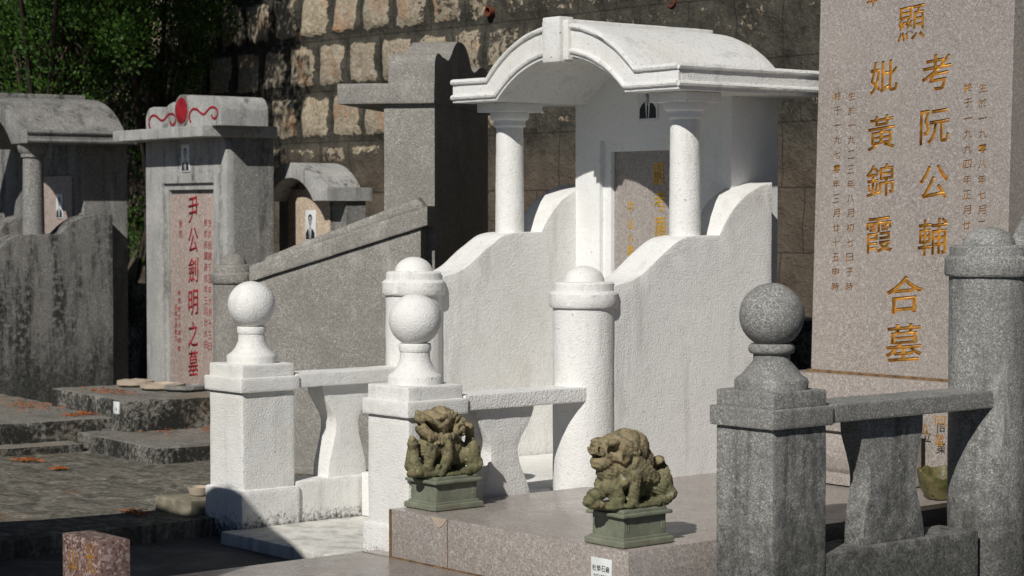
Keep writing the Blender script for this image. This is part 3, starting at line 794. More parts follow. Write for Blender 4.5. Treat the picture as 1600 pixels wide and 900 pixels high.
for ch, v in zip('尹公劍明之墓', (328, 375, 422, 473, 522, 567)):
    bm = bmesh.new(); p = sight(302, v, F5, Y=YQ); add_text(bm, ch, p.x, p.z, .10, .118, YQ, slant=.12, depth=.0005, offset=.01)
    T5.part('character', bm, M['red'], plq, smooth=0)
bm = bmesh.new()
def column(bm, s, u, v0, v1, w_, h_):
    for i, ch in enumerate(s):
        v = v0 + (v1 - v0) * i / (len(s) - 1); p = sight(u, v, F5, Y=YQ); add_text(bm, ch, p.x, p.z, w_ * .85, h_ * .85, YQ, slant=.1, depth=.0004)
column(bm, '生於民國丁丑年六月十三日', 328, 348, 541, .038, .040)
column(bm, '終於民國庚戌年三月廿九日', 321.5, 348, 539, .038, .040)
column(bm, '東莞', 282, 350, 366, .038, .042)
column(bm, '孝男智文十偉明敬', 280, 458, 545, .036, .03)
column(bm, '兒媳女孫敬立', 275, 480, 528, .030, .03)
T5.part('small_inscription', bm, M['red'], plq, smooth=0)
p = sight(291, 247, F5, Y=YA); portrait(T5, p.x, p.z, .082, .125, YA - .0005)
sF = 4.245
sl0 = sight(176, 215, F5, Y=sF).x; sl1 = sight(311, 206, F5, Y=sF).x
ysl = sight(434, 205, F5, X=pR + .03).y
slab = T5.part('slab', rough(box(sl0, pR + .03, sF, ysl, 1.329, 1.379, bev=.004), .04, .0012), M['pale_mid'], st)
yc = 4.29
X_ = lambda u: sight(u, 180, F5, Y=yc).x
Z_ = lambda v: sight(300, v, F5, Y=yc).z
cl, cr, cc_ = X_(228), X_(345), X_(285)
wb = cr - cl
def crest(x0, x1, zt):    # two humps
    w_ = x1 - x0; zb_ = 1.376
    pts = [(x0, zb_), (x0, zb_ + (zt - zb_) * .55), (x0 + w_ * .06, zb_ + (zt - zb_) * .85), (x0 + w_ * .18, zt - .002), (x0 + w_ * .34, zt - .004), (x0 + w_ * .48, zt - .014), (x0 + w_ * .60, zt - .010), (x0 + w_ * .74, zt + .008), (x0 + w_ * .9, zt + .012), (x0 + w_, zt + .0), (x0 + w_, zb_)]
    return [pts[0]] + smooth_pts(pts[1:-1], 3) + [pts[-1]]
zt = Z_(161)
rc_ = wb * .5
crl = T5.part('scroll_crest', rough(prism(crest(cl, cc_ - .03, zt), yc, ysl - .03, axis='y', bev=.003), .03, .001), M['pale_mid'], st)
pts = [(cl + cr - x, z) for x, z in crest(cl, cl + (cr - cc_ - .03), zt + .024)][::-1]
T5.part('scroll_crest', rough(prism(pts, yc, sight(419, 180, F5, X=cr).y, axis='y', bev=.003), .03, .001), M['pale_mid'], st)
def disc(cx, cz, r, k, y0, y1, n=40): return prism([(cx + r * math.cos(2 * PI * i / n), cz + r * k * math.sin(2 * PI * i / n)) for i in range(n)], y0, y1, axis='y', bev=.002)
dz = (Z_(149) + Z_(194)) / 2; dr = abs(Z_(149) - Z_(194)) / 2
dd = T5.part('crest_roll', disc(cc_, dz, dr + .008, 1.0, yc - .004, sight(367, 155, F5, X=cc_).y), M['grey_mid'], st)
T5.part('red_disc', disc(cc_, dz, dr - .004, .98, yc - .007, yc - .0035), M['red'], dd)
bm = bmesh.new()
def curl(x0, x1, zz, flip):
    w_ = x1 - x0
    pts = [(.10, -.62), (.06, -.35), (.07, -.05), (.17, .22), (.30, .18), (.42, -.05), (.52, -.16), (.62, -.02), (.74, .22), (.88, .20), (.96, -.05), (.95, -.32), (.88, -.48), (.80, -.40), (.78, -.22)]
    h_ = .07
    P = smooth_pts(pts, 4)
    if flip: P = [(1 - a_, b_) for a_, b_ in P]
    add_tube(bm, [(x0 + a_ * w_, yc - .002, zz + b_ * h_) for a_, b_ in P], .0058, 6)
curl(cl + .018, cc_ - .055, Z_(181), False); curl(cc_ + .055, cr - .018, Z_(176), False)
for v_ in bm.verts: v_.co.y = yc - .001 + (v_.co.y - yc) * .3
T5.part('red_scrolls', bm, M['red'], st)

# ================================================================ 6. small arched headstone
T6 = Thing('small_arched_tomb', 'small weathered tomb with arched hood and portrait, behind the sloping wall', 'tomb', (-8.35, 4.95, .05), F5)
a0, a1, zt_, zb_ = -8.74, -8.065, 1.105, 1.046
cxa = -8.40
o_ = [(a0, zt_), (cxa - .255, zt_)] + arc(cxa - .255, cxa + .235, zt_, .115, 20)[1:-1] + [(cxa + .235, zt_), (a1, zt_)]
i_ = [(a0, zb_), (cxa - .205, zb_)] + arc(cxa - .205, cxa + .205, zb_, .105, 20)[1:-1] + [(cxa + .205, zb_), (a1, zb_)]
rf = T6.part('hood', rough(canopy_body(o_, i_, 4.696, sight(582, 304, F5, X=a1).y), .03, .001), M['pale_mid'])
b0, b1 = -8.69, -8.08
tp = arc(cxa - .205, cxa + .205, zb_, .105, 20)
bd = T6.part('stele', rough(prism([(b0, 0), (b1, 0), (b1, zb_ + .002)] + [(x, z + .002) for x, z in tp[::-1]] + [(b0, zb_ + .002)], 4.80, 4.90, axis='y'), .05, .001), M['grey_mid'])
T6.part('plaque', box(cxa - .19, cxa + .19, 4.792, 4.799, .3, 1.10, bev=.002), M['plaque_tan'], bd)
p = sight(486, 352, F5, Y=4.79); portrait(T6, p.x, p.z, .092, .138, 4.791)

# ================================================================ 7. canopy tomb at the far left
T7 = Thing('dark_canopy_tomb', 'dark stained tomb at the far left with barrel roof and black streaked wall', 'tomb', (-10.0, 4.1, 0), F5)
go, gk = M['grey_mid'], M['grey_old']
X7 = -9.85                      # plane of the eave side
Pc = sight(42, 223, F5, X=X7); Pe = sight(196, 202, F5, X=X7)
yf, yb_ = Pc.y, Pe.y + .06
ztp = sight(100, 203.5, F5, X=X7).z; zbt = sight(100, 224.5, F5, X=X7).z
C7 = X7 - .56
hw = .56
o_ = [(C7 - hw, ztp), (C7 - hw + .13, ztp)] + arc(C7 - hw + .13, C7 + hw - .13, ztp, .185, 24)[1:-1] + [(C7 + hw - .13, ztp), (C7 + hw, ztp)]
i_ = [(C7 - hw, zbt), (C7 - hw + .2, zbt)] + arc(C7 - hw + .2, C7 + hw - .2, zbt, .165, 24)[1:-1] + [(C7 + hw - .2, zbt), (C7 + hw, zbt)]
rf = T7.part('canopy_roof', rough(canopy_body(o_, i_, yf, yb_), .04, .001), go)
T7.part('ridge_strip', box(C7 - .05, C7 + .05, yf - .01, yb_ - .05, ztp + .17, ztp + .205, bev=.004), go, rf)
bm = bmesh.new()
for dz_ in (.012, ztp - zbt - .012):
    add_tube(bm, [(C7 + hw + .002, yf + t * (yb_ - yf) / 6, zbt + dz_) for t in range(7)], .010, 8)
T7.part('moulding', bm, go, rf)
Xw = X7 - .07
pcx = sight(52, 300, F5, X=Xw - .06)
for xx in (Xw - .06, 2 * C7 - Xw + .06):
    c = T7.part('canopy_column', lathe([(.055, .86), (.050, zbt - .07)], xx, pcx.y, 36), go)
    T7.part('capital', lathe([(.05, zbt - .072), (.060, zbt - .066), (.060, zbt - .05), (.07, zbt - .04), (.076, zbt - .02), (.076, zbt + .001)], xx, pcx.y, 36), go, c)
seq = [(-12, 400), (0, 388), (10, 377), (26, 368), (50, 366.5), (94, 366)]
sq2 = [(94, 366), (108, 352), (126, 340), (150, 335.5), (176, 335.5)]
prof = []
for s_ in (seq, sq2):
    q = [sight(u, v, F5, X=Xw) for u, v in s_]; prof += smooth_pts([(a_.y, a_.z) for a_ in q], 4)
q = prof[0]; prof = [(q[0] - .25, q[1] - .1), (q[0] - .12, q[1] - .06)] + prof
s_wall(T7, gk, Xw - .14, Xw, prof, -.05)
s_wall(T7, gk, 2 * C7 - Xw, 2 * C7 - Xw + .14, prof, -.05)
ys = sight(131, 280, F5, X=Xw - .12).y
ye = sight(199, 280, F5, X=Xw - .12).y
st = T7.part('stele', rough(box(2 * C7 - Xw - .45, Xw - .12, ys, ye, 0, zbt + .05, bev=.003), .05, .001), go)
yp = ys - .012
a_ = sight(66, 320, F5, Y=yp).x; b_ = sight(112, 320, F5, Y=yp).x
T7.part('plaque', box(C7 - .25, b_, yp, ys + .001, .3, sight(90, 275, F5, Y=yp).z, bev=.002), M['plaque_pink'], st)
p = sight(94, 322, F5, Y=yp); portrait(T7, p.x, p.z, .082, .128, yp - .0005)

# ================================================================ steps and small blocks on the left
def fblock(name, label, u, v, z, zbm, left_u, depth, mat, fr=F5, w=None, cat='step', group=None):
    """block whose top near corner is surveyed at (u,v) on level z; runs left to left_u and depth back"""
    c = sight(u, v, fr, z=z); x0 = sight(left_u, v, fr, Y=c.y).x if w is None else c.x - w
    bm = rough(box(x0, c.x, c.y, c.y + depth, zbm, z, bev=.012, seg=2), .03, .004, 14, 5)
    return single(name, bm, mat, label, cat, (c.x, c.y, zbm), fr, group)
sm = M['step']
step_top = fblock('concrete_step', 'lichen stained concrete step before the red lettered tomb, small white tag on it', 198, 627, .195, -.02, 79, 1.25, sm)
c = sight(198, 627, F5, z=.195)
tg = sight(182.5, 637, F5, Y=c.y - .002)
o = link('tag', box(tg.x - .027, tg.x + .027, c.y - .006, c.y + .002, tg.z - .026, tg.z + .026, bev=.001), M['photo_white'], step_top, -Vector((c.x, c.y, -.02)))
bm = bmesh.new(); add_text(bm, '1', tg.x - .01, tg.z - .006, .010, .014, c.y - .0062, depth=.0004); add_text(bm, '8', tg.x + .004, tg.z - .006, .011, .014, c.y - .0062, depth=.0004)
to = link('lettering', bm, M['black'], o, -Vector((c.x, c.y, -.02)), smooth=0)
c2 = sight(195.6, 651, F5, z=.115)
fb = single('concrete_step', rough(box(c2.x - 1.6, c2.x, c2.y - 1.1, c2.y, -.05, .115, bev=.012), .035, .004, 14, 5), sm, 'long concrete step with orange needles at the left edge, below the streaked wall', 'step', (c2.x, c2.y, -.05), F5)
bm = rough(box(c2.x - 1.2, c2.x + .14, c2.y - 1.5, c2.y - .25, -.05, .028, bev=.01), .035, .004, 14, 5)
single('concrete_step', bm, sm, 'thin lowest concrete slab showing under the long platform at the left edge', 'step', (c2.x, c2.y - 1, -.05), F5)
fblock('concrete_step', 'low concrete block with a dark round stain, left of the front white pier', 244, 701, .062, -.05, 119, .8, sm)
c3 = sight(262, 632, F5, z=.15)
single('concrete_step', rough(box(c3.x - .06, c3.x + .5, c3.y + .12, c3.y + .65, -.05, .15, bev=.008), .04, .003, 14), M['buff'], 'smooth buff concrete block half hidden behind the upper part of the front white pier', 'step', (c3.x, c3.y, -.05), F5)
c4 = sight(243, 797, z=0.004)
single('concrete_block', rough(prism([(c4.x, c4.y), (-5.965, c4.y + .03), (-5.965, c4.y + .34), (c4.x - .05, c4.y + .30)], 0, .05, axis='z', bev=.006), .03, .003, 14), M['ochre'], 'low ochre concrete block on the pavement beside the base of the left white pier', 'block', (c4.x, c4.y, 0))
# ================================================================ guardian lions
def torus_curl(bm, c, r, tr, n=10, turns=1.0, plane='x', start=0):
    for i in range(n + 1):
        a = start + 2 * PI * turns * i / n; k = 1 - .5 * i / n if turns > 1 else 1
        d = (0, math.cos(a) * r * k, math.sin(a) * r * k) if plane == 'x' else (math.cos(a) * r * k, 0, math.sin(a) * r * k)
        add_ell(bm, (c[0] + d[0], c[1] + d[1], c[2] + d[2]), (tr, tr, tr), sub=2)

def lion_right(bm, ct):
    e = lambda *a, **k: add_ell(bm, *a, **k)
    e((0, .0, .006), (.062, .085, .012)); e((0, .07, .008), (.058, .045, .012)); e((0, -.07, .008), (.055, .04, .012))
    # head: big rounded skull, muzzle raised to the front
    e((0, -.045, .150), (.050, .062, .044)); e((0, -.015, .163), (.044, .050, .040)); e((0, -.085, .152), (.036, .036, .032))
    e((0, -.112, .150), (.028, .022, .022)); e((0, -.120, .166), (.018, .012, .012)); e((0, -.100, .120), (.030, .030, .020)); e((0, -.118, .124), (.022, .014, .012))
    for sx in (-1, 1):
        e((sx * .016, -.125, .155), (.010, .009, .009)); e((sx * .030, -.085, .172), (.016, .022, .010), (0, 0, sx * .3))
        e((sx * .040, -.030, .158), (.012, .024, .022), (.4, 0, 0)); e((sx * .047, -.018, .150), (.009, .014, .018), (.5, 0, 0))
        torus_curl(bm, (sx * .044, -.058, .134), .013, .007, 9, .8, start=2)
    # mane falling down the back, neck and chest
    e((0, .010, .142), (.046, .046, .056), (-.45, 0, 0)); e((0, .035, .105), (.042, .036, .050), (-.6, 0, 0))
    e((0, -.035, .100), (.046, .045, .042)); e((0, -.075, .095), (.036, .032, .030)); e((0, -.055, .070), (.044, .038, .034))
    for k in range(6):
        a = k / 5
        for sx in (-1, 1):
            torus_curl(bm, (sx * .046, -.010 + .060 * a, .118 - .042 * a), .010, .0085, 7, 1)
    for k in range(7):
        e((.044, -.055 + k * .013, .088 - .006 * abs(k - 3)), (.010, .010, .012), sub=2); e((-.044, -.055 + k * .013, .088), (.010, .010, .012), sub=2)
    # trunk
    e((0, .030, .072), (.040, .055, .040)); e((0, .070, .055), (.043, .045, .040)); e((0, .010, .050), (.036, .05, .035))
    for sx in (-1, 1):
        # haunch and hind foot
        e((sx * .036, .088, .055), (.024, .032, .038), (-.2, 0, 0)); e((sx * .044, .098, .034), (.018, .024, .026))
        limb(bm, [(sx * .048, .108, .030), (sx * .050, .085, .014), (sx * .052, .052, .010)], [.018, .015, .013])
        for t in range(3): e((sx * (.046 + .008 * t), .046, .010), (.0065, .014, .008), sub=2)
    # front legs: the near one straight down, the far one raised on a cub
    e((.036, -.020, .080), (.024, .028, .024)); torus_curl(bm, (.054, -.024, .082), .012, .006, 9, 1)
    limb(bm, [(.042, -.022, .080), (.046, -.024, .045), (.046, -.028, .012)], [.021, .016, .015])
    for t in range(3): e((.036 + .010 * t, -.045, .010), (.007, .014, .009), sub=2)
    limb(bm, [(-.030, -.050, .080), (-.020, -.085, .062), (-.006, -.095, .040)], [.024, .019, .017])
    e((.012, -.085, .058), (.024, .022, .020)); e((.020, -.070, .040), (.020, .020, .022)); e((.024, -.060, .022), (.018, .030, .016))
    limb(bm, [(.030, -.075, .060), (.036, -.062, .030), (.034, -.080, .014)], [.016, .013, .012])
    e((-.01, -.115, .036), (.022, .022, .020)); e((.0, -.142, .026), (.018, .017, .017)); e((.0, -.155, .022), (.010, .009, .008)); e((.004, -.120, .014), (.022, .03, .012))
    # tail in a tight curl over the rump
    for i in range(15):
        a = -1.2 + i * .30; rr = .030 - .001 * i
        e((.0 + .010 * math.sin(i * .8), .100 + math.cos(a) * rr * .9, .092 + math.sin(a) * rr * 1.05), (.020, .011, .011), sub=2)
    e((0, .112, .065), (.026, .020, .030))
    for k in range(4): e((0, .055 + .012 * k, .118 - .004 * k), (.022, .008, .010), sub=2)
    # open mouth and hollow eyes
    add_ell(ct, (0, -.135, .136), (.026, .034, .0060), (.12, 0, 0))
    for sx in (-1, 1):
        add_ell(ct, (sx * .040, -.089, .154), (.026, .0175, .0150)); add_ell(ct, (sx * .026, -.122, .156), (.016, .0085, .010))
        add_ell(ct, (sx * .060, -.016, .150), (.009, .006, .009), (.4, 0, 0)); add_ell(ct, (sx * .03, .100, .094), (.026, .008, .011))
    add_ell(ct, (.05, -.048, .022), (.03, .006, .010)); add_ell(ct, (.05, .012, .034), (.022, .020, .020))

def lion_left(bm, ct):
    e = lambda *a, **k: add_ell(bm, *a, **k)
    e((0, .0, .006), (.062, .085, .012)); e((0, .07, .008), (.058, .045, .012)); e((0, -.07, .008), (.055, .04, .012))
    # head tipped back, jaws open towards the viewer
    e((.004, -.040, .150), (.050, .058, .042), (-.25, 0, 0)); e((.006, -.015, .166), (.046, .044, .034)); e((.016, -.085, .158), (.036, .042, .020), (-.5, 0, 0))
    e((.020, -.112, .172), (.022, .016, .018)); e((.018, -.118, .186), (.014, .010, .008)); e((.014, -.080, .124), (.038, .045, .018), (-.5, .15, 0))
    e((.018, -.105, .140), (.026, .018, .012), (-.6, 0, 0))
    for sx in (-1, 1):
        e((.010 + sx * .040, -.030, .158), (.014, .014, .013)); e((.010 + sx * .034, -.045, .172), (.018, .026, .008), (.1, 0, sx * .3))
        e((.004 + sx * .052, .018, .136), (.010, .024, .016), (.5, 0, 0)); e((.004 + sx * .054, .032, .142), (.008, .012, .020), (.3, 0, 0))
    for r in range(5):
        for k in range(6):
            a = k / 5; x = -.04 + .02 * r
            limb(bm, [(x, -.035 + .075 * a, .176 + .016 * math.sin(a * PI) - .004 * abs(r - 2) - .018 * a), (x * 1.08, -.026 + .082 * a, .190 + .014 * math.sin(a * PI) - .005 * abs(r - 2) - .022 * a)], [.0085, .0045], 3)
    for k in range(9): e((.047, -.095 + k * .012, .112 + .004 * math.sin(k)), (.007, .0065, .012), sub=2)
    e((0, .015, .135), (.044, .036, .045)); e((0, -.040, .105), (.046, .046, .034)); e((0, -.060, .080), (.046, .040, .036))
    for k in range(10): e((.036 + .016 * math.sin(k / 9 * PI), -.095 + k * .012, .098 + .002 * (k % 2)), (.006, .0055, .006), sub=2)
    e((0, .020, .080), (.042, .050, .042)); e((0, .065, .055), (.042, .048, .038)); e((0, .0, .050), (.036, .05, .035))
    for sx in (-1, 1):
        e((sx * .036, .092, .058), (.024, .030, .040), (-.2, 0, 0)); e((sx * .044, .100, .036), (.018, .024, .028))
        limb(bm, [(sx * .048, .108, .030), (sx * .050, .088, .016), (sx * .052, .060, .012)], [.019, .016, .014])
        for t in range(4): e((sx * (.042 + .008 * t), .052, .011), (.0055, .015, .009), sub=2)
    # near fore leg bent across, paw on a ball; far one with the cub
    limb(bm, [(.042, -.020, .088), (.050, -.022, .055), (.046, -.040, .024), (.040, -.062, .016)], [.020, .018, .016, .015])
    limb(bm, [(.030, -.070, .088), (.044, -.092, .062), (.040, -.094, .034), (.036, -.078, .020)], [.020, .019, .016, .015])
    torus_curl(bm, (.050, -.090, .082), .010, .008, 8, 1)
    e((.034, -.070, .014), (.024, .034, .016)); e((.052, -.062, .034), (.009, .010, .009))
    for t in range(4): e((.028 + .009 * t, -.052, .010), (.006, .014, .009), sub=2)
    limb(bm, [(-.030, -.060, .085), (-.034, -.100, .070), (-.030, -.115, .030)], [.022, .018, .017])
    e((.0, -.126, .096), (.018, .018, .020)); e((.006, -.135, .110), (.012, .010, .012)); limb(bm, [(0, -.120, .080), (.008, -.128, .050), (.014, -.112, .020)], [.016, .017, .020])
    e((0, -.118, .030), (.026, .026, .026)); e((.01, -.135, .012), (.02, .02, .012))
    for k in range(8): e((.052, -.022 + .010 * math.sin(k), .088 - k * .009), (.006, .006, .006), sub=2)
    # tail: broad curl standing behind
    for i in range(16):
        a = -1.3 + i * .27; rr = .034 - .0009 * i
        e((.010 * math.sin(i * .9), .092 + math.cos(a) * rr, .108 + math.sin(a) * rr * 1.2), (.019, .0105, .011), sub=2)
    e((0, .118, .070), (.026, .016, .034)); limb(bm, [(0, .112, .080), (0, .118, .112), (0, .085, .152), (0, .066, .150)], [.016, .014, .011, .008])
    # jaws, sockets, hollows
    add_ell(ct, (.040, -.074, .143), (.050, .042, .0080), (-.52, .10, 0)); add_ell(ct, (.0, -.115, .153), (.03, .02, .007), (-.5, 0, 0))
    for sx in (-1, 1):
        add_ell(ct, (.004 + sx * .064, .022, .140), (.010, .012, .009), (.5, 0, 0)); add_ell(ct, (sx * .03, .088, .112), (.026, .010, .014))
    add_ell(ct, (.06, .008, .040), (.028, .018, .016)); add_ell(ct, (.03, -.062, .046), (.04, .012, .010)); add_ell(ct, (.055, .050, .085), (.018, .022, .018))

def make_lion(px, label, fn, seed, tw=0.0, wx=.150, wy=.180, u=0, v=0):
    c = sight(u, v, z=.1495)                          # near bottom corner of the plinth
    x1, y0 = c.x, c.y; cx, cy = x1 - wx / 2, y0 + wy / 2
    L = Thing('stone_lion', label, 'statue', (cx, cy, .1485))
    zb = .1485; hx, hy = wx / 2, wy / 2
    bm = bmesh.new()
    add_box(bm, cx - hx, cx + hx, cy - hy, cy + hy, zb, zb + .018, bev=.006, seg=3)
    add_box(bm, cx - hx + .010, cx + hx - .010, cy - hy + .010, cy + hy - .010, zb + .012, zb + .024, bev=.003)
    add_box(bm, cx - hx + .016, cx + hx - .016, cy - hy + .016, cy + hy - .016, zb + .02, zb + .080, bev=.002)
    pl_ = L.part('plinth', rough(bm, .012, .0009, 40), M['plinth'])
    bm = bmesh.new()
    t = bmesh.new()
    o, i_, z1, z2, z3 = .003, .014, zb + .076, zb + .086, zb + .093
    add_box(bm, cx - hx + o, cx + hx - o, cy - hy + o, cy + hy - o, z1, z2, bev=.0035, seg=2)
    add_box(bm, cx - hx + i_, cx + hx - i_, cy - hy + i_, cy + hy - i_, z2 - .002, z3 + .002, bev=.003)
    t.free()
    L.part('plinth_top', rough(bm, .012, .0009, 40), M['plinth'], pl_)
    bm = bmesh.new()
    for k in (-1, 1):
        for j in range(3):
            yy = cy + k * (hy - .026) + (j - 1) * .005 * 1.2
            add_box(bm, cx + hx - .0165, cx + hx - .0150, yy - .0009, yy + .0009, zb + .038, zb + .068)
    L.part('fluting', bm, M['flute'], pl_)
    bm = bmesh.new(); ct = bmesh.new(); fn(bm, ct)
    me = clean_remesh(bm, .0024, ct, 1)
    ztop = z3; stria = .0009
    nrm = [v_.normal.copy() for v_ in me.vertices]
    for k_, vv in enumerate(me.vertices):
        p = vv.co; q = p * 1.0 + Vector((seed, 0, 0))
        d = (noise.noise(q * 60) * .0013 + (abs(noise.noise(q * 95)) - .3) * -.0013 + stria * (1 if noise.noise(q * 16) > .0 else .35) * math.sin((p.z * 1.0 + p.y * .6) * 560 + 6 * noise.noise(q * 28)))
        vv.co = p + nrm[k_] * d
    for vv in me.vertices:
        x, y = vv.co.x, vv.co.y
        z = max(0, vv.co.z)
        vv.co = Vector((cx + x * .95, cy + y * (.86 if seed < 5 else .97) - (.004 if seed < 5 else 0), ztop + z))
    b = L.part('lion', me, M['lion'])
    return L
make_lion(0, 'mossy stone lion with open jaws and spiky mane, in front of the white pier', lion_left, 3.1, u=680, v=800)
make_lion(1, 'mossy stone lion with smooth rounded back and hollow eyes, nearest the platform corner', lion_right, 9.7, u=974, v=858)

# ================================================================ broken glazed pot on the platform
pc = sight(1462, 783, z=.1475)
px_, py_ = pc.x - .02, pc.y + .045
bm = bmesh.new()
t = bmesh.new(); n = 40
prof_o = [(.030, 0), (.040, .004), (.052, .030), (.060, .062), (.064, .088)]
prof_i = [(.056, .088), (.050, .062), (.040, .03), (.02, .012)]
rings = []
for r, z in prof_o + prof_i:
    ring = []
    for i in range(n):
        a = 2 * PI * i / n
        zz = z
        if z > .05: zz = z - .022 * max(0, math.sin(a * 1.0 + 2.2)) + .010 * noise.noise(Vector((math.cos(a) * 3, math.sin(a) * 3, 1)))
        sq = 1 / max(abs(math.cos(a + .3)), abs(math.sin(a + .3))) ** .35
        ring.append(t.verts.new((px_ + r * sq * math.cos(a), py_ + r * sq * math.sin(a), .1478 + zz)))
    rings.append(ring)
for A, B in zip(rings, rings[1:]):
    for i in range(n): t.faces.new((A[i], A[(i + 1) % n], B[(i + 1) % n], B[i]))
t.faces.new(rings[0]); t.faces.new(rings[-1]); bmesh.ops.recalc_face_normals(t, faces=t.faces); merge(bm, t)
nm = NT('algae_glazed_clay')
cc0 = nm.mix(nm.ramp(nm.noise(24, 5, .7), [(.4, 0), (.6, 1)]), (.06, .065, .018), (.15, .125, .055))
cc0 = nm.mix(nm.ramp(nm.noise(60, 4, .7), [(.55, 0), (.65, .8)]), cc0, (.03, .028, .018))
M['pot'] = nm.done(cc0, .5, nm.bump(nm.noise(60, 4), .003, .6), .4)
single('clay_pot', rough(bm, .012, .0012, 50), M['pot'], 'small broken flower pot green with algae, on the granite behind the grey rail', 'pot', (px_, py_, .1475))

# little bowl beside the left pier, flat offering dishes on the upper step
bc = sight(311, 772, z=.055)
bw = single('incense_bowl', lathe([(.020, 0), (.030, .004), (.036, .02), (.038, .030), (.033, .030), (.028, .012), (0, .008)], min(bc.x, -6.0), bc.y, 28, .05), M['chip'], 'small rough cement bowl on the ochre block beside the left white pier', 'bowl', (min(bc.x, -6.0), bc.y, .05))
dl = ['round pale stone dish nearest the dark gap on the upper step', 'flat broken stone dish in the middle of the upper step', 'ring shaped grey stone dish nearest the red characters on the upper step']
for k, (u, v, r) in enumerate(((212, 602, .085), (254, 607, .10), (290, 609, .095))):
    d = sight(u, v, F5, z=.20)
    single('stone_dish', rough(lathe([(r * .7, 0), (r, .012), (r, .028), (r * .8, .03), (r * .7, .02 if k else .032), (0, .018 if k else .034)], d.x, d.y, 28, .194), .03, .004, 30), M['chip'] if k < 2 else M['grey_mid'], dl[k], 'dish', (d.x, d.y, .194), F5, 'offering dishes on the upper step')

# ================================================================ red granite name stone
NS = Thing('name_stone', 'small red granite corner stone with two gilded characters, bottom left', 'stone', (-4.56, 2.49, -.055))
nb_ = NS.part('block', box(-4.657, -4.465, 2.454, 2.532, -.055, .2125, bev=.0012), M['red_granite'])
bm = bmesh.new()
for ch, u, v, w_, h_ in (('山', 114, 873, .034, .058), ('光', 141, 872, .040, .075)):
    bm = bmesh.new(); p = sight(u, v, Y=2.454); add_text(bm, ch, p.x, p.z, w_ * 1.1, h_, 2.4538, slant=.1, depth=.0008)
    NS.part('character', bm, M['gold'], nb_, smooth=0)

# ================================================================ unseen slab added front left, its outline shaped to shade the pavement
out = [(-5.85, -.06), (-5.85, .70), (-5.681, .923), (-5.58, 1.023), (-5.40, 1.27), (-5.318, 1.398), (-5.169, 1.394), (-5.09, 1.433), (-5.082, 1.515), (-5.03, 1.542), (-4.949, 1.555), (-4.865, 1.536), (-4.704, 1.46), (-4.53, 1.38), (-4.357, 1.289), (-4.35, .86), (-4.75, .80), (-4.75, -.06)]
single('shadow_caster', prism(out, 1.92, 2.0, axis='y', bev=.004), M['grey_mid'], 'unseen grey humped slab added just outside the left edge to shade the pavement', 'headstone', (-5.1, 1.95, -.06))

# ================================================================ ground
single_ground = setting('ground', box(-90, 60, -60, 90, -.30, -.064), M['path'], 'dark cement ground around the graves')
setting('path', box(-5.895, -4.987, -2, 3.66, -.10, -.058, bev=.004), M['path'], 'shaded cement path at the foot of the white pier')
g = bmesh.new(); bmesh.ops.create_grid(g, x_segments=150, y_segments=150, size=1)
for v in g.verts:
    x = -5.885 - (v.co.x * -.5 + .5) * 12; y = -6 + (v.co.y * .5 + .5) * 12.6
    e_ = min(1, (-5.885 - x) / .1)
    v.co = Vector((x, y, noise.noise(Vector((x * 1.1, y * 1.1, 0))) * .012 * e_ + noise.noise(Vector((x * 6, y * 6, 3))) * .003 * e_))
g2 = bmesh.ops.extrude_face_region(g, geom=list(g.faces))
for q_ in g2['geom']:
    if isinstance(q_, bmesh.types.BMVert): q_.co.z = 0 + q_.co.z
for v in g.verts: pass
lowv = [v for v in g.verts if v not in [q_ for q_ in ()]]
for q_ in g2['geom']:
    if isinstance(q_, bmesh.types.BMVert): pass
# sink the original sheet to make the thickness
top_v = set(q_ for q_ in g2['geom'] if isinstance(q_, bmesh.types.BMVert))
for v in g.verts:
    if v not in top_v: v.co.z = -.08
bmesh.ops.recalc_face_normals(g, faces=g.faces)
setting('pavement', g, M['paving'], 'mossy cracked cement pavement on the left')

# ================================================================ retaining wall
YW = 6.6
g = bmesh.new(); nx, nz = 720, 170
vs = [[g.verts.new((-17 + 17.0 * i / nx, YW, -.2 + 4.2 * j / nz)) for i in range(nx + 1)] for j in range(nz + 1)]
for j in range(nz):
    for i in range(nx): g.faces.new((vs[j][i], vs[j][i + 1], vs[j + 1][i + 1], vs[j + 1][i]))
def stone_mask(x, z):
    row = math.floor(z / .275); off = 0 if row % 2 else .285 * .42
    fx = ((x + 8 + off) / .285) % 1.0 * .285; fz = (z / .275) % 1.0 * .275
    d = min(fx, .285 - fx, fz, .275 - fz)
    return max(0, min(1, (d - .018) / .035))
for v in g.verts: v.co.y -= stone_mask(v.co.x + noise.noise(v.co * 5) * .02, v.co.z + noise.noise(v.co * 5 + Vector((9, 0, 0))) * .02) * (.020 + .012 * noise.noise(v.co * 11)) * max(.15, min(1, (-7.6 - v.co.x) * .8))
for v in g.verts: v.co.y += noise.noise(v.co * 2.3) * .03 + noise.noise(v.co * 7) * .015 + noise.noise(v.co * 19) * .006
add_box(g, -17, 0, YW + .05, YW + .5, -.2, 4.0)
RW = Thing('retaining_wall', 'tall rubble stone retaining wall with smeared dark mortar behind all the tombs', 'wall', (-8, YW, 0))
wa = RW.part('masonry', g, M['masonry'])
RW.part('kerb', rough(box(-12, 0, 6.28, 6.5, -.06, .565, bev=.01), .06, .004, 12), M['step'])
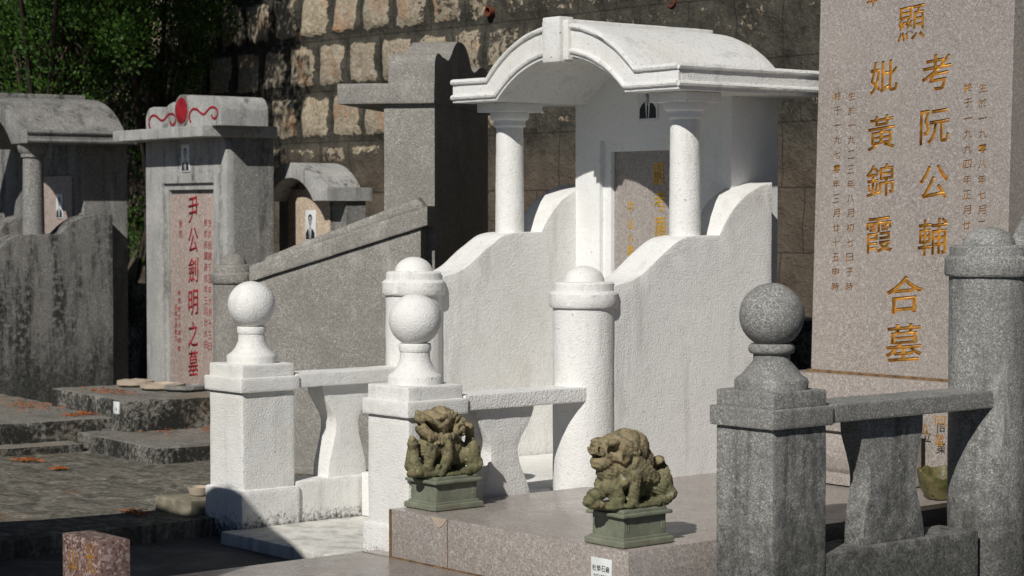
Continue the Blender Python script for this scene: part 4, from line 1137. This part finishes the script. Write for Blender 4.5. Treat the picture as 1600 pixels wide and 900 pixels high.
for u, v in ((467, 57), (763, 18), (1049, 3)):
    p = sight(u, v, Y=YW - .01)
    bm = bmesh.new()
    add_lathe(bm, [(.024, -.02), (.025, .004), (.020, .005), (.018, -.03), (0, -.03)], 0, 0, 20)
    Mx = Matrix.Translation((p.x, YW - .012, p.z)) @ Matrix.Rotation(PI / 2, 4, 'X')
    bmesh.ops.transform(bm, matrix=Mx, verts=bm.verts)
    RW.part('drain_pipe', bm, M.setdefault('pipe', plain('clay_pipe', (.16, .045, .025), .8)), wa)

# ================================================================ trees
def leaf_cluster(verts, faces, c, r, n, size, axis):
    for _ in range(n):
        while True:
            d = Vector((random.uniform(-1, 1), random.uniform(-1, 1), random.uniform(-1, 1)))
            if d.length < 1: break
        p = c + Vector((d.x * r, d.y * r, d.z * r * 1.25))
        out_ = (d * .8 + axis + Vector((random.uniform(-.5, .5), random.uniform(-.5, .5), random.uniform(-.2, .8)))).normalized()
        sd = out_.cross(Vector((random.uniform(-1, 1), random.uniform(-1, 1), random.uniform(-1, 1)))).normalized()
        L_ = size * random.uniform(.7, 1.5); w_ = L_ * .30
        k = len(verts)
        verts += [p, p + out_ * L_ * .5 + sd * w_, p + out_ * L_, p + out_ * L_ * .5 - sd * w_]
        faces.append((k, k + 1, k + 2, k + 3))

def tree(label, base, trunk_h, crown, n_clump, leaves, size=.035, cr=.13):
    """crown = list of (centre, radii): lobes through which foliage sprays are scattered"""
    T = Thing('evergreen_tree', label, 'tree', base)
    b = Vector(base); bm = bmesh.new(); top = b + Vector((0, 0, trunk_h))
    add_tube(bm, [b, b + Vector((.03, .02, trunk_h * .5)), top], .10, 12, r2=.05)
    verts = []; faces = []
    for c, r in crown:
        c = Vector(c)
        add_tube(bm, [top, top.lerp(c, .5) + Vector((0, 0, .06)), c], .022, 7, r2=.006)
        m_ = max(3, int(n_clump * r[0] * r[1] * r[2] / .12))
        for _ in range(m_):
            while True:
                d = Vector((random.uniform(-1, 1), random.uniform(-1, 1), random.uniform(-1, 1)))
                if .35 < d.length < 1: break
            p = c + Vector((d.x * r[0], d.y * r[1], d.z * r[2]))
            if random.random() < .5: add_tube(bm, [c.lerp(p, .2), p], .008, 4, r2=.003)
            leaf_cluster(verts, faces, p, cr * random.uniform(.6, 1.2), leaves, size, d * .8 + Vector((0, 0, .9)))
    T.part('trunk', bm, M['bark'])
    me = bpy.data.meshes.new('crown'); me.from_pydata([tuple(v) for v in verts], [], faces); me.update()
    T.part('crown', me, M['leaf'], smooth=0)
def at(u, v, Y): return sight(u, v, Y=Y)
def lobes(L): return [((at(u, v, Y).x, Y, at(u, v, Y).z), r) for u, v, Y, r in L]
tree('dark evergreen tree filling the upper left corner behind the canopy tomb', (at(70, 600, 5.85).x, 5.85, 0), 1.1,
     lobes([(20, 60, 5.75, (.45, .35, .38)), (110, 60, 5.65, (.42, .35, .36)), (60, -40, 5.6, (.5, .4, .4)), (-60, 60, 5.7, (.45, .35, .5)), (20, 120, 5.85, (.4, .3, .22)), (100, 130, 5.9, (.3, .25, .2)), (170, 0, 5.6, (.4, .35, .35)), (-30, -150, 5.6, (.5, .4, .4)), (130, -140, 5.6, (.5, .4, .4)), (40, 40, 6.2, (.5, .2, .4)), (140, 50, 6.15, (.45, .2, .42)), (90, 130, 6.2, (.4, .2, .25)), (-20, 120, 6.2, (.4, .2, .3)), (0, -260, 4.9, (.5, .4, .4)), (110, -290, 5.0, (.45, .4, .4))]), 42, 230, .024, .12)  # the nearest, highest lobes are out of view, added to shade the foliage
tree('evergreen tree with a drooping bright tipped branch beside the stone wall, upper left', (at(240, 600, 6.3).x, 6.3, 0), 1.0,  # the lowest lobes are added to darken the gap between the tombs
     lobes([(285, 40, 6.22, (.22, .2, .34)), (315, -30, 6.2, (.20, .2, .30)), (240, 110, 6.2, (.24, .2, .16)), (290, 95, 6.2, (.14, .16, .16)), (205, 145, 6.15, (.10, .12, .09)), (230, -40, 6.1, (.36, .25, .35)), (322, 20, 6.25, (.13, .16, .2)), (200, 60, 6.4, (.35, .1, .4)), (270, 30, 6.42, (.25, .08, .35)), (215, -190, 5.8, (.35, .3, .3)), (270, -150, 6.1, (.3, .25, .25)), (195, 40, 6.15, (.26, .22, .3)), (214, 250, 6.35, (.16, .12, .22)), (212, 360, 6.35, (.16, .12, .22)), (210, 460, 6.3, (.16, .12, .2)), (150, -260, 5.3, (.45, .4, .35))]), 46, 240, .023, .11)  # lobes far above the view are added to shade tree and wall

# ================================================================ fallen needles
bm = bmesh.new()
def scatter(u0, u1, v0, v1, z, fr, n, sx=.10, sy=.05, k=5):
    for _ in range(k):
        c = sight(random.uniform(u0, u1), random.uniform(v0, v1), fr, z=z)
        for _ in range(n):
            x = c.x + random.gauss(0, sx); y = c.y + random.gauss(0, sy); a = random.uniform(0, PI); l = random.uniform(.006, .016)
            dx, dy = math.cos(a) * l, math.sin(a) * l; ex, ey = -math.sin(a) * .0016, math.cos(a) * .0016
            X1, Y1 = turn(x, y, fr)
            zz = z + random.uniform(.002, .006)
            t_ = [bm.verts.new((X1 - dx - ex, Y1 - dy - ey, zz)), bm.verts.new((X1 + dx - ex, Y1 + dy - ey, zz + random.uniform(-.004, .004))), bm.verts.new((X1 + dx + ex, Y1 + dy + ey, zz)), bm.verts.new((X1 - dx + ex, Y1 - dy + ey, zz + .002))]
            bm.faces.new(t_)
scatter(20, 75, 632, 640, .118, F5, 16, .14, .03, 9)
scatter(100, 150, 642, 650, .118, F5, 70, .035, .02, 2)
scatter(160, 215, 608, 614, .198, F5, 22, .09, .03, 4)
scatter(275, 325, 602, 608, .198, F5, 40, .06, .02, 3)
scatter(10, 55, 712, 720, .004, F5, 60, .035, .018, 2)
scatter(80, 95, 728, 736, .004, F5, 35, .02, .015, 2)
scatter(200, 330, 664, 676, .064, F5, 14, .1, .04, 5)
scatter(195, 225, 800, 806, .006, F5, 25, .04, .02, 3)
o = link('fallen_needles', bm, M['litter'], smooth=0); o['kind'] = 'stuff'; o['label'] = 'orange fallen needles gathered on the steps and pavement'; o['category'] = 'leaf litter'

# ================================================================ camera and light
cam = bpy.data.cameras.new('camera'); co = bpy.data.objects.new('camera', cam); COL.objects.link(co)
cam.sensor_width = 36; cam.lens = FO / 1600 * 36; cam.clip_start = .1; cam.clip_end = 500
co.location = (0, 0, EYE); co.rotation_euler = (PI / 2 - PITCH, 0, math.atan2(-HD[0], HD[1]))
cam.dof.use_dof = True; cam.dof.focus_distance = 5.9; cam.dof.aperture_fstop = 9
SC.camera = co
AZ, EL = rad(27.5), rad(37.6)
S = Vector((math.sin(AZ) * math.cos(EL), -math.cos(AZ) * math.cos(EL), math.sin(EL)))
sun = bpy.data.lights.new('sun', 'SUN'); sun.energy = 5.0; sun.angle = rad(.53); sun.color = (1, .965, .91)
so = bpy.data.objects.new('sun', sun); COL.objects.link(so); so.rotation_euler = S.to_track_quat('Z', 'Y').to_euler(); so.location = (0, -5, 8)
w = bpy.data.worlds.new('World'); SC.world = w; w.use_nodes = True
nt = w.node_tree; bg = nt.nodes['Background']
sky = nt.nodes.new('ShaderNodeTexSky'); sky.sky_type = 'NISHITA'; sky.sun_disc = False
sky.sun_elevation = EL; sky.sun_rotation = math.atan2(S.x, S.y); sky.dust_density = .1; sky.air_density = .45
nt.links.new(sky.outputs[0], bg.inputs[0]); bg.inputs[1].default_value = .05
SC.view_settings.view_transform = 'Standard'; SC.view_settings.look = 'None'; SC.view_settings.gamma = 1
SC.view_settings.exposure = -.22; SC.view_settings.use_curve_mapping = False
for m_ in list(bpy.data.meshes):
    if m_.users == 0: bpy.data.meshes.remove(m_)
